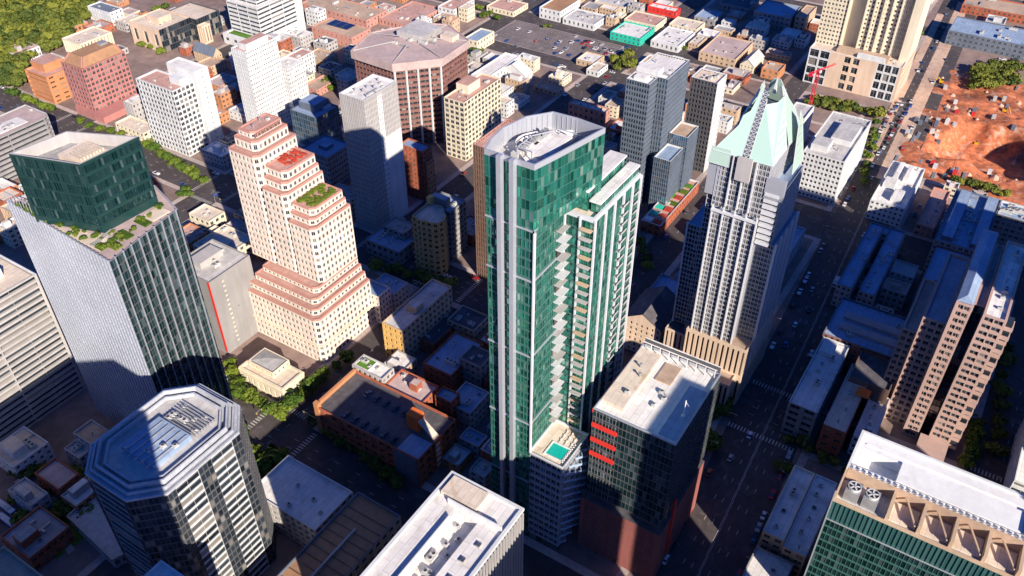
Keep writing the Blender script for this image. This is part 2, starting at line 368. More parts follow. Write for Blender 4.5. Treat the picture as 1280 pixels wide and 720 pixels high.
M_DARKM = matte('fan_grille', (.05, .05, .055), var=.2)
UN = unit_models()
UNAMES = ['air_handling_unit', 'condenser_unit', 'air_handling_unit', 'condenser_unit', 'duct', 'skylight', 'roof_vent']
ULAB = {'air_handling_unit': 'grey air handling unit', 'condenser_unit': 'small grey condenser', 'duct': 'metal duct', 'skylight': 'square skylight', 'roof_vent': 'round vent'}
ORD = ['leftmost', 'second from left', 'third from left', 'fourth from left', 'fifth from left', 'sixth from left', 'seventh from left', 'eighth from left', 'ninth from left']
def imx(o):
    X, Y, Z = o.location; f = X * sy + Y * cy; return (X * cy - Y * sy) / (f * cp - (Z - HC) * sp)
def rank(objs, base, cat, group):
    """labels for a row of look-alikes: each by its place in the row; too long a row shares one label"""
    objs = sorted(objs, key=imx); n = len(objs)
    for i, o in enumerate(objs):
        lab = base if n == 1 or n > 10 else (ORD[i] if i < n - 1 else 'rightmost') + ' ' + base
        props(o, lab, cat, group if n > 1 else None)
def short(s, n=9):
    for k in (' with ', ' along ', ' beside ', ' behind ', ' near ', ' left of ', ' right of ', ' at the ', ' by the ', ' in front ', ' below ', ' between ', ' at its ', ' joined ', ' standing ', ' nearest '): s = s.split(k)[0]
    return s
def roof_units(x0, x1, y0, y1, z, n, where, kinds=(0, 1, 2, 3, 4, 5, 6), collect=None):
    placed = []; byk = {} if collect is None else collect
    for i in range(n):
        for _ in range(12):
            x = rnd.uniform(x0 + 2, x1 - 2) if x1 - x0 > 4.2 else (x0 + x1) / 2; y = rnd.uniform(y0 + 2, y1 - 2) if y1 - y0 > 4.2 else (y0 + y1) / 2
            if all(abs(x - a) + abs(y - b) > 4.6 for a, b in placed): break
        else: continue
        placed.append((x, y)); k = rnd.choice(kinds); nm = UNAMES[k]
        if k in (2, 4) and min(x1 - x0, y1 - y0) < 13: k = 3; nm = UNAMES[k]
        o = link(nm, UN[k][0], None, (x, y, z)); o.rotation_euler = (0, 0, rnd.choice((0, math.pi / 2)))
        byk.setdefault(nm, []).append(o)
        if UN[k][1]:
            for me in (UN[k][1] if isinstance(UN[k][1], list) else [UN[k][1]]): link('fan' if k < 4 else 'pane', me, o)
    if collect is None: rank_units(byk, where)
def rank_units(byk, where):
    for nm, os_ in byk.items():
        rank(os_, f'{ULAB[nm]} on {where}', {'air_handling_unit': 'air conditioner', 'condenser_unit': 'air conditioner', 'duct': 'duct', 'skylight': 'skylight', 'roof_vent': 'vent'}[nm], f'{nm.replace("_", " ")}s on {where}')
FOOT = []
def building(name, label, cat, r, z, st, roof, cap=None, z0=0., pent=None, units=0, where=None, minpx=5., group=None, faces=None, ph=1., pw=.5, kinds=(0, 1, 2, 3, 4, 5, 6)):
    x0, x1, y0, y1 = r; FOOT.append((x0, x1, y0, y1))
    B = Bld(name, label, cat, x0, y0, z0, group); B.minpx = minpx
    tier(B, R4(x0, x1, y0, y1), z0, z, st, roof, cap, faces=faces, ph=ph, pw=pw)
    if pent:
        for (fx0, fx1, fy0, fy1, hh) in pent:
            X0, X1, Y0, Y1 = x0 + (x1 - x0) * fx0, x0 + (x1 - x0) * fx1, y0 + (y1 - y0) * fy0, y0 + (y1 - y0) * fy1
            wb = B.part('penthouse', cap or st['wall']); wb.box(X0, X1, Y0, Y1, z - ph, z + hh)
            rb = B.part('penthouse_roof', roof); rb.box(X0 + .3, X1 - .3, Y0 + .3, Y1 - .3, z + hh, z + hh + .12)
    B.finish()
    if units: roof_units(x0 + 1, x1 - 1, y0 + 1, y1 - 1, z - ph, units, where or 'the ' + short(label), kinds)
    return B

# ------------------------------------------------------------------ ground, streets, pavements
SITE = (556, 742, -110, 60)
b = MB(); FAR = 6000; x0, x1, y0, y1 = SITE
b.quad((-FAR, -FAR, 0), (x0, -FAR, 0), (x0, FAR, 0), (-FAR, FAR, 0)); b.quad((x1, -FAR, 0), (FAR, -FAR, 0), (FAR, FAR, 0), (x1, FAR, 0))
b.quad((x0, -FAR, 0), (x1, -FAR, 0), (x1, y0, 0), (x0, y0, 0)); b.quad((x0, y1, 0), (x1, y1, 0), (x1, FAR, 0), (x0, FAR, 0))
solo('ground', b, M_GROUND, kind='structure')
def cong(x): return 47 + (x - 300) * .045     # centre line of the wide avenue
ROADS = MB()
def strip(mb, pts, z):
    mb.poly([(x, y, z) for x, y in pts])
strip(ROADS, [(-200, cong(-200) - 16), (1600, cong(1600) - 16), (1600, cong(1600) + 16), (-200, cong(-200) + 16)], .004)
XR = [(-60, -2000, 222, 244), ]
for k, (x0, x1, ya, yb) in enumerate([(-200, 178, 222, 244), (287, 1200, 274, 294), (-200, 1200, 404, 424), (313, 486, 135, 155), (-200, 1600, -62, -36), (-200, 1300, 560, 580), (178, 313, 222, 243), (486, 1200, 140, 156)]):
    strip(ROADS, R4(x0, x1, ya, yb), .008 + k * .004)
for k, (xa, xb, y0, y1) in enumerate([(150, 178, -400, 900), (287, 313, -400, 1200), (452, 484, -400, 150), (574, 592, 160, 600), (640, 662, 160, 800), (800, 822, -300, 700), (950, 972, -300, 700), (20, 44, -400, 900)]):
    strip(ROADS, R4(xa, xb, y0, y1), .044 + k * .004)
solo('road', ROADS, M_ASPH, kind='structure')
b = MB(); b.poly([(540, cong(540) - 7, .082), (900, cong(900) - 7, .082), (900, cong(900) + 3, .082), (540, cong(540) + 3, .082)]); b.poly([(560, cong(560) + 9.5, .082), (860, cong(860) + 9.5, .082), (860, cong(860) + 15.5, .082), (560, cong(560) + 15.5, .082)]); solo('dusty_lane', b, M_EARTH2, kind='structure')
# raised blocks with kerbs
BL = [(178, 287, 66, 222), (178, 287, 244, 404), (178, 287, 424, 560), (178, 287, 580, 760), (313, 452, 70, 135), (484, 574, 74, 140), (313, 574, 156, 274),
      (313, 574, 294, 404), (592, 640, 294, 404), (313, 640, 424, 560), (313, 640, 580, 760), (44, 150, 66, 222), (44, 150, 244, 404), (44, 150, 424, 560), (44, 150, 580, 760),
      (178, 287, -36, 28), (313, 452, -36, 30), (484, 556, -36, 36), (44, 150, -36, 22), (592, 640, 160, 274), (662, 800, 84, 140), (592, 640, 90, 140), (662, 800, 158, 274), (662, 800, 294, 404),
      (662, 800, 424, 560), (822, 950, 94, 274), (822, 950, 294, 404), (822, 950, 424, 560), (822, 950, -36, 50), (972, 1200, 104, 404), (178, 287, -200, -62), (313, 452, -200, -62), (484, 640, -220, -95)]
KC = matte('kerb_concrete', (.5, .46, .42), var=.2)
sw = MB(); pv = MB()
for (x0, x1, y0, y1) in BL:
    sw.box(x0, x1, y0, y1, .0, .13); pv.quad((x0 + 3.5, y0 + 3.5, .134), (x1 - 3.5, y0 + 3.5, .134), (x1 - 3.5, y1 - 3.5, .134), (x0 + 3.5, y1 - 3.5, .134))
solo('sidewalk', sw, M_CONC, kind='structure'); solo('block_pavement', pv, M_GROUND, kind='structure')
# painted lines: lane dashes, stop lines, crossings
ln = MB()
def dash_x(y, x0, x1, z, step=12, L=2.6, wd=.12):
    x = x0
    while x < x1:
        yy = y(x) if callable(y) else y; ln.quad((x, yy - wd, z), (x + L, yy - wd, z), (x + L, yy + wd, z), (x, yy + wd, z)); x += step
def dash_y(x, y0, y1, z, step=12, L=2.6, wd=.12):
    y = y0
    while y < y1: ln.quad((x - wd, y, z), (x + wd, y, z), (x + wd, y + L, z), (x - wd, y + L, z)); y += step
ZL = .09
for off in (-7, -3.5, 3.5, 7): dash_x(lambda x, o=off: cong(x) + o, 60, 1100, ZL)
dash_x(lambda x: cong(x) - .3, 60, 1100, ZL, 8, 8, .1); dash_x(lambda x: cong(x) + .3, 60, 1100, ZL, 8, 8, .1)
for yy in (233, 284, 414, 145, -49): dash_x(yy, 40, 900, ZL)
for xx in (159, 164, 169, 295, 300, 305, 468, 583, 651): dash_y(xx, -150, 700, ZL)
for (ya, yb) in ((222, 244), (404, 424), (30, 64), (274, 294), (560, 580), (-62, -36)):
    for (xa, xb) in ((150, 178), (287, 313)):
        for yy in (ya - 4.5, yb + 2):
            x = xa + 1.5
            while x < xb - 1: ln.quad((x, yy, ZL), (x + .6, yy, ZL), (x + .6, yy + 2.8, ZL), (x, yy + 2.8, ZL)); x += 1.5
        for xx in (xa - 4.5, xb + 2):
            y = ya + 1.5
            while y < yb - 1: ln.quad((xx, y, ZL), (xx + 2.8, y, ZL), (xx + 2.8, y + .6, ZL), (xx, y + .6, ZL)); y += 1.5
solo('road_marking', ln, M_LINE, kind='structure')

# construction site: excavated orange earth with a deep pit and heaps
x0, x1, y0, y1 = SITE; NX, NY = 150, 130; b = MB(); rs = random.Random(3)
hills = [(rs.uniform(x0 + 10, x1 - 10), rs.uniform(y0 + 10, y1 - 10), rs.uniform(1.5, 9), rs.uniform(-1.5, 1.9)) for _ in range(420)]
def site_h(x, y):
    e = min(x - x0, x1 - x, y - y0, y1 - y) / 6; e = max(0, min(1, e)); h = 0
    for hx, hy, r, a in hills:
        d2 = ((x - hx) ** 2 + (y - hy) ** 2) / r ** 2
        if d2 < 6: h += a * math.exp(-d2)
    yy = y + (x - 624) * .25
    sx = 1 / (1 + math.exp((abs(x - 624 + 2 * math.sin(y * .3)) - 29) / 1.8)); sy_ = 1 / (1 + math.exp((abs(yy + 4 + 2 * math.sin(x * .25)) - 36) / 1.8))
    return (h * .9) * e - 15 * sx * sy_
idx = {}
for i in range(NX + 1):
    for j in range(NY + 1):
        x, y = x0 + (x1 - x0) * i / NX, y0 + (y1 - y0) * j / NY; b.v.append((x, y, site_h(x, y) if 0 < i < NX and 0 < j < NY else 0))
for i in range(NX):
    for j in range(NY): q = i * (NY + 1) + j; b.f.append((q, q + NY + 1, q + NY + 2, q + 1)); b.t.append(0.)
solo('excavated_ground', b, M_EARTH, kind='structure')
b = MB(); b.poly([(*G(*p), .02) for p in ((915, 98), (913, 136), (936, 141), (958, 106))][::-1]); solo('field', b, M_DRYGRASS, kind='structure')
b = MB(); b.poly([(x, y, .15) for x, y in R4(592.5, 639.5, 296, 403)]); solo('parking_lot', b, M_LOT, kind='structure')
b = MB()
for px in ((607, 58), (700, 22)): pass
lots = MB()
for i in range(5):
    xx = 598 + i * 9
    for k in range(34): y = 299 + k * 3; lots.quad((xx - 2.4, y - .07, .16), (xx + 2.4, y - .07, .16), (xx + 2.4, y + .07, .16), (xx - 2.4, y + .07, .16))
solo('parking_lines', lots, M_LINE, kind='structure')

# ------------------------------------------------------------------ landmark: green glass residential tower with two white fins
def green_tower():
    B = Bld('glass_tower', 'slender green glass residential tower with two pale vertical fins and white stepped roofs', 'skyscraper', 181, 94); B.pn = 'glass_panel'; B.minpx = 6
    cg = curt(W_GFRAME, G_GREEN, 1.45, 3.6, .9, .78, .25)
    cgt = curt(W_GFRAME, G_GREEN, 1.45, 3.6, .94, .93, .12)
    base = R4(180.6, 212, 107.6, 124.4)
    wb = B.part('wall', W_GFRAME)
    for i in range(4): face(B, wb, base[i], base[(i + 1) % 4], 4, 152, cg)
    top = [(180.6, 107.6), (190, 105.3), (200, 103.1), (210.5, 100.9), (211.6, 111), (211.2, 119.5), (204, 125), (194, 127.2), (186, 126.4), (180.6, 124.6)]
    for i in range(len(top)): face(B, wb, top[i], top[(i + 1) % len(top)], 152, 173.2, cgt)
    B.part('soffit', W_WFRAME).poly([(x, y, 152) for x, y in top][::-1])
    rim = B.part('roof_rim', W_METAL)
    for i in range(len(top)):
        p, q = top[i], top[(i + 1) % len(top)]; ins = inset(top, .5); r, s_ = ins[(i + 1) % len(top)], ins[i]
        rim.quad((*p, 173.2), (*q, 173.2), (*q, 175), (*p, 175)); rim.quad((*p, 175), (*q, 175), (*r, 175), (*s_, 175)); rim.quad((*s_, 175), (*r, 175), (*r, 169.5), (*s_, 169.5))
    B.part('roof', R_LGREY).poly([(x, y, 169.5) for x, y in inset(top, .5)])
    pw_ = B.part('curved_screen', R_WHITE); k = 14
    arc = [(183.5 + 25 * t, 109 + 13.5 * math.sin(math.pi * (t * .92 + .04))) for t in [i / k for i in range(k + 1)]]
    for i in range(k): pw_.bar((*arc[i], 170.9), (*arc[i + 1], 170.9), .25, 2.8)
    dk = B.part('mechanical_deck', R_WHITE); dk.box(190, 205, 109, 116.5, 169.5, 172.2); dk.box(186, 190, 111, 116, 169.5, 171)
    tb = B.part('louvre', M_METAL)
    for i in range(12): tb.box(190.4 + i * 1.2, 190.7 + i * 1.2, 116.6, 118.2, 169.5, 173.2)
    for i in range(9): tb.box(199.5, 208, 103.6 + i * .55, 103.8 + i * .55, 169.5, 171.8)
    k2 = 26; arc2 = inset(top, .62)
    for i in range(4, 9):
        p, q = arc2[i], arc2[(i + 1) % 10]
        for j in range(5): t = j / 5; B.part('wall_rib', W_METAL).bar((p[0] + (q[0] - p[0]) * t, p[1] + (q[1] - p[1]) * t, 169.5), (p[0] + (q[0] - p[0]) * t, p[1] + (q[1] - p[1]) * t, 174.6), .16)
    for (a, c) in (((188, 118), (196, 118)), ((196, 118), (204, 113)), ((188, 113), (188, 118)), ((204, 113), (204, 107))):
        B.part('steel_frame', W_METAL).bar((*a, 174), (*c, 174), .3); B.part('steel_frame', W_METAL).bar((*a, 169.5), (*a, 174), .3)
    for i in range(6): B.part('cooling_unit', M_UNIT).box(187 + i * 2.6, 189 + i * 2.6, 117.2 - i * .5, 119.6 - i * .5, 172.25 if False else 169.5, 172.2 + (i % 3) * .5)
    for i, yy in enumerate((118.6, 114.2)):
        fb = B.part('fin', W_METAL); fb.box(178.7, 180.58, yy - .75, yy + .75, 6, 175.4)
    # floor lines every ninth floor
    for z in (36, 68, 101, 133, 152):
        hb = B.part('belt_course', W_METAL); hb.box(180.2, 180.595, 107.2, 124.6, z, z + .5); hb.box(180.2, 212.2, 107.2, 107.59, z, z + .5)
    cpst = B.part('corner_post', W_WFRAME); cpst.box(179.9, 180.9, 106.7, 107.19, 54, 152)
    # right wing with balconies, white frame, two white roofs
    wg = curt(W_WFRAME, G_GREEN, 2.0, 3.6, .82, .72, .4)
    w2 = R4(199.6, 232, 97, 107.58); wb2 = B.part('wing_wall', W_GFRAME)
    face(B, wb2, w2[0], w2[1], 4, 148, curt(W_GFRAME, G_GREEN, 1.6, 3.6, .9, .84, .25)); face(B, wb2, w2[1], w2[2], 4, 148, wg); face(B, B.part('wing_wall', W_GFRAME), w2[3], w2[0], 4, 148, curt(W_GFRAME, G_GREEN, 1.5, 3.6, .9, .86, .25))
    roofing(B, w2, 149.5, R_WARM, W_WFRAME, .9, 1.2)
    tr = B.part('top_frame', W_WFRAME)
    for p, q in zip(w2, w2[1:] + w2[:1]): tr.quad((*p, 148), (*q, 148), (*q, 149.5), (*p, 149.5))
    for (x0, x1, y0, y1, z0, z1) in ((204, 229, 102, 107.4, 148.3, 155.5), (204.6, 231, 97.8, 101, 148.3, 152.2)):
        wb3 = B.part('penthouse', W_GFRAME)
        for i in range(4): face(B, wb3, R4(x0, x1, y0, y1)[i], R4(x0, x1, y0, y1)[(i + 1) % 4], z0, z1, curt(W_GFRAME, G_GREEN, 1.6, 3.6, .9, .85))
        B.part('penthouse_roof', R_WHITE).box(x0 - .7, x1 + .7, y0 - .4, y1 + .4, z1, z1 + .6)
    # balconies, one part each
    z = 57.6; k = 0
    while z < 146:
        bb = B.part('balcony', W_WFRAME if k % 3 else W_LGREY); r = random.Random(k)
        bb.box(194.4, 199.5, 104.4 if k % 2 else 105.2, 107.5, z, z + .2); 
        bb.box(194.4, 194.5, 104.4 if k % 2 else 105.2, 107.5, z + .2, z + .7)
        if k % 4 == 1: B.part('balcony_door', G_WARM).box(195.2, 198.6, 107.3, 107.55, z + .25, z + 2.9)
        bb = B.part('balcony', W_LGREY if k % 3 else W_TAN)
        bb.box(197.6, 199.5, 97.2, 101.2, z + 1.2, z + 1.4); bb.box(197.5, 197.6, 97.2, 101.2, z + 1.41, z + 2.2)
        bb = B.part('balcony', R_WHITE)
        for q in range(2):
            bb = B.part('balcony', W_LGREY); bb.box(217.5 + q * 8.4, 221.5 + q * 8.4, 95.7, 96.95, z, z + .2); bb.box(217.5 + q * 8.4, 221.5 + q * 8.4, 95.6, 95.7, z + .2, z + .9)
        bb = B.part('balcony', R_WHITE); bb.box(232.05, 234.2, 98, 106, z, z + .22); bb.box(234.1, 234.2, 98, 106, z + .22, z + 1.1)
        z += 3.6; k += 1
    vf = B.part('vertical_frame', W_WFRAME)
    for x in (199.4, 206.5, 212.8, 219, 225.5, 231.6): vf.box(x, x + .7, 96.35, 96.99, 4, 149)
    vf.box(199.0, 199.55, 101.5, 102.1, 54, 149); vf.box(199.0, 199.55, 106.9, 107.5, 54, 149)
    # podium with the pool deck
    pd = R4(180.9, 199.55, 93.6, 107.5); pb = B.part('podium_wall', W_METAL)
    face(B, pb, pd[0], pd[1], 5, 52.8, curt(W_METAL, G_TEAL, 2.3, 4, .86, .6, .8)); face(B, pb, pd[3], pd[0], 5, 52.8, curt(W_METAL, G_TEAL, 2.3, 4, .86, .6, .5)); face(B, pb, pd[1], pd[2], 5, 52.8, curt(W_METAL, G_TEAL, 2.3, 4))
    roofing(B, [(180.2, 92.9), (199.57, 92.9), (199.57, 107.55), (180.2, 107.55)], 54.2, R_WARM, W_WFRAME, .45, 1.2)
    ch = B.part('zigzag_balcony', R_SHADEBLUE)
    for i in range(11):
        z = 8 + i * 4.1; zz = [(181, 93.4), (183.3, 91.6), (185.6, 93.4), (187.9, 91.6), (190.2, 93.4), (192.5, 91.6), (194.8, 93.4), (197.1, 91.6), (199.4, 93.4)]
        for a, c in zip(zz, zz[1:]): ch.bar((*a, z), (*c, z), .25, 1.1)
    pl = B.part('pool_water', M_POOL); pl.box(183.6, 189.6, 95.6, 102.4, 53.0, 53.18)
    pe = B.part('pool_edge', R_WHITE)
    for (a0, a1, c0, c1) in ((183.0, 190.2, 95.0, 95.6), (183.0, 190.2, 102.4, 103.0), (183.0, 183.6, 95.6, 102.4), (189.6, 190.2, 95.6, 102.4)): pe.box(a0, a1, c0, c1, 53.0, 53.4)
    pb2 = B.part('lobby_wall', W_DGREY)
    for pts, z0 in ((R4(181.6, 231, 98, 123.4), 0),):
        for i in range(4): face(B, pb2, pts[i], pts[(i + 1) % 4], 0, 5, curt(W_DGREY, G_TEAL, 3, 5, .9, .8))
    pbx = B.part('podium_base', W_DGREY); pbx.box(181.6, 199, 94.4, 97.9, 0, 5)
    B.finish()
    # loungers
    lb = MB(); lb.box(-.9, .5, -.3, .3, .25, .35); lb.bar((.5, 0, .3), (1.0, 0, .7), .6, .08)
    for lx in (-.8, .3): lb.box(lx, lx + .06, -.25, .25, 0, .25)
    me = lb.mesh('sun_lounger', R_WHITE)
    for i in range(9):
        for (x, y, rz) in ((181.9 + i * 1.2 + 1, 93.95, math.pi / 2), (191.4 + (i % 3) * 2.4, 96 + (i // 3) * 2.3, 0)):
            o = link('sun_lounger', me, None, (x, y, 53.0)); o.rotation_euler = (0, 0, rz); props(o, 'white sun lounger on the turquoise pool deck of the green glass tower', 'sun lounger', 'sun loungers round the rooftop pool')
green_tower()

# ------------------------------------------------------------------ landmark: silver tower with folded pale glass crown
def crown_tower():
    B = Bld('crowned_tower', 'silver grey office tower with a folded pale aqua glass crown beside the shaded avenue', 'skyscraper', 298, 62); B.minpx = 5.2
    st = S(W_METAL, G_DARK, 1.45, 2.45, .8, .8, .3, nosill=1)
    st['wall'] = W_GUN
    def shaft(x0, x1, y0, y1, z0, z1, wall='wall'):
        wb = B.part(wall, W_GUN); P_ = R4(x0, x1, y0, y1)
        for i in range(4): face(B, wb, P_[i], P_[(i + 1) % 4], z0, z1, st)
        roofing(B, P_, z1 + .01, R_SHADEBLUE, W_METAL, .35, .5)
    shaft(298, 336, 72, 91.5, 34, 101); shaft(299.4, 334, 71.6, 92.6, 101, 126)
    shaft(306, 330, 93.6, 103.4, 28, 84, 'left_wing_wall'); shaft(300.6, 306, 91.6, 95.4, 28, 120, 'left_bay_wall'); shaft(304, 334, 64.4, 71.9, 20, 88, 'right_wing_wall')
    shaft(304, 332, 66, 72, 88, 112, 'right_upper_wall')
    # white vertical fins
    for y in (72.1, 76.8, 81.6, 86.4, 91.2):
        B.part('fin', W_WFRAME).box(297.1, 297.99, y - .27, y + .27, 34, 103)
        if y > 73 and y < 90.5: B.part('upper_fin', W_WFRAME).box(298.4, 299.39, y - .3, y + .3, 103, 126.4)
    B.part('band', W_WFRAME).box(296.8, 297.98, 71.8, 91.6, 100.2, 101.2)
    for x in (304, 311, 318, 325, 333): B.part('fin', W_WFRAME).box(x, x + .6, 63.4, 64.39, 20, 89)
    B.part('fin', W_WFRAME).box(305.0, 305.99, 103.0, 103.6, 28, 85); B.part('fin', W_WFRAME).box(305.0, 305.99, 93.4, 94.0, 28, 85)
    bl = B.part('blue_band', W_WFRAME)
    for i in range(9): bl.box(298.8, 300.48, 66, 71.7, 90 + i * 2.9, 91.3 + i * 2.9)
    # crown: four sides of two folded leaves and a lattice slot between them
    cx, cy_ = 316.5, 82; zb = 126.6
    def P3(sx, sy_, z): return (cx + sx, cy_ + sy_, z)
    def leaf(pts):
        gb = B.part('crown_leaf', G_CROWN); n = len(pts)
        nn = (Vector(pts[1]) - Vector(pts[0])).cross(Vector(pts[2]) - Vector(pts[0])).normalized() * .18
        gb.v += [tuple(p) for p in pts] + [tuple(Vector(p) - nn) for p in pts]
        gb.f.append(tuple(range(n))); gb.f.append(tuple(range(2 * n - 1, n - 1, -1)))
        for i in range(n): gb.f.append((i, n + i, n + (i + 1) % n, (i + 1) % n))
        gb.t += [rnd.random()] * (n + 2)
        a0, a1 = Vector(pts[0]), Vector(pts[1]); top_ = max(pts, key=lambda p: p[2]); top_ = Vector(top_)
        for i in range(1, 7): t = i / 7; B.part('crown_mullion', W_METAL).bar(tuple(a0.lerp(top_, t) - nn * .3), tuple(a1.lerp(top_, t) - nn * .3), .07)
        for i in range(n): B.part('crown_edge', W_WFRAME).bar(pts[i], pts[(i + 1) % n], .13)
    hx, hy = 17.6, 11.2
    def on(x, y): return P3(x, y, zb + (x + hx) * 24.5 / 12)       # plane of the front leaves
    leaf([on(-hx, hy + 2.2), on(-hx, 1.5), on(-5.6, 1.1), on(-6.2, 2.1), on(-9.6, 3.6), on(-10.6, 5.8), on(-12.4, 6.4), on(-14.6, 9.4)])
    leaf([on(-hx, -1.5), on(-hx, -hy), P3(-3.6, -6.6, 149.5), P3(-5.4, -5.0, 147), P3(-7.6, -1.2, 146)])
    leaf([P3(-hx - .5, hy + 3.5, zb - 5.5), P3(-hx - .5, 5.8, zb - 5.5), P3(-hx + .3, 6.2, zb + 1.6), P3(-hx + .3, hy + 3, zb + 1.6)])
    def oy(x, y): return P3(x, y, zb + (y + hy) * 24.5 / 7.6)      # plane of the right leaves
    leaf([oy(-hx, -hy), oy(-1.3, -hy), P3(-1.0, -6.6, 146), P3(-3.5, -6.7, 149.6)])
    leaf([oy(1.3, -hy), oy(hx, -hy), oy(12, -7.6), oy(6, -5.6), oy(2.4, -4.0), oy(1.0, -3.6)])
    leaf([P3(3, -hy - 3.4, zb - 13), P3(hx, -hy - 3.4, zb - 13), P3(11, -hy - .6, zb + 9), P3(6, -hy - .4, zb + 14)])
    leaf([P3(hx, -hy, zb), P3(hx, hy, zb), P3(6, 1.5, 151), P3(6, -1.5, 151)])
    leaf([P3(hx, hy, zb), P3(1.3, hy, zb), P3(1.0, 3.6, 151), P3(5, 3.8, 147)]); leaf([P3(-1.3, hy, zb), P3(-hx, hy, zb), P3(-5, 3.8, 147), P3(-1.0, 3.6, 151)])
    B.part('crown_core', W_LGREY).prism(R4(cx - 5, cx + 5, cy_ - 3, cy_ + 3), zb, 142)
    lat = B.part('lattice_slot', W_WFRAME); lb = B.part('slot_backing', G_SHADE)
    lb.quad(on(-hx + .4, 1.4), on(-hx + .4, -1.4), on(-5.2, -1.0), on(-5.2, 1.0)); lb.quad(P3(-1.2, -hy + .4, zb), P3(1.2, -hy + .4, zb), P3(1, -3.2, 151), P3(-1, -3.2, 151))
    for i in range(15):
        x = -hx + i * .8; lat.bar(on(x, -1.4), on(x, 1.4), .2); lat.bar(on(x, -1.3), on(x + .8, 1.3), .14); lat.bar(on(x, 1.3), on(x + .8, -1.3), .14)
    sp_ = B.part('spire', W_WFRAME)
    for (sx, sy_) in ((-5.2, 0), (-3.2, -6.4), (6, 0), (0, 3.2)):
        n = len(sp_.v)
        sp_.v += [P3(sx - .7, sy_ - .7, 145), P3(sx + .7, sy_ - .7, 145), P3(sx + .7, sy_ + .7, 145), P3(sx - .7, sy_ + .7, 145), P3(sx, sy_, 152.5)]
        sp_.f += [(n, n + 1, n + 4), (n + 1, n + 2, n + 4), (n + 2, n + 3, n + 4), (n + 3, n, n + 4)]; sp_.t += [0.] * 4
    B.part('slot_box', W_LGREY).box(297.6, 299.2, 78.6, 84.6, 117, 127.2)
    for (x0, x1, y0, y1, z0, z1) in ((299.6, 301, 90.6, 96.4, 106, 121), (299.2, 301.4, 64.5, 72.2, 112, 121)): B.part('crown_shoulder', W_METAL).box(x0, x1, y0, y1, z0, z1)
    # limestone podium with arches
    ps = S(W_BIEGE, G_WARM, 2.4, 15, .45, .82, .7); pw_ = B.part('podium_wall', W_BIEGE)
    for (x0, x1, y0, y1, z0, z1, rf) in ((296, 337, 64, 93, .13, 35, R_TAN), (287.6, 296, 66.5, 80, .13, 19, R_TAN), (300, 345, 93.1, 104.5, .13, 27, R_DARK)):
        P_ = R4(x0, x1, y0, y1)
        for i in range(4): face(B, pw_, P_[i], P_[(i + 1) % 4], z0, z1, ps)
        roofing(B, P_, z1 + .01, rf, W_BIEGE, .5, .6)
    B.finish()
crown_tower()

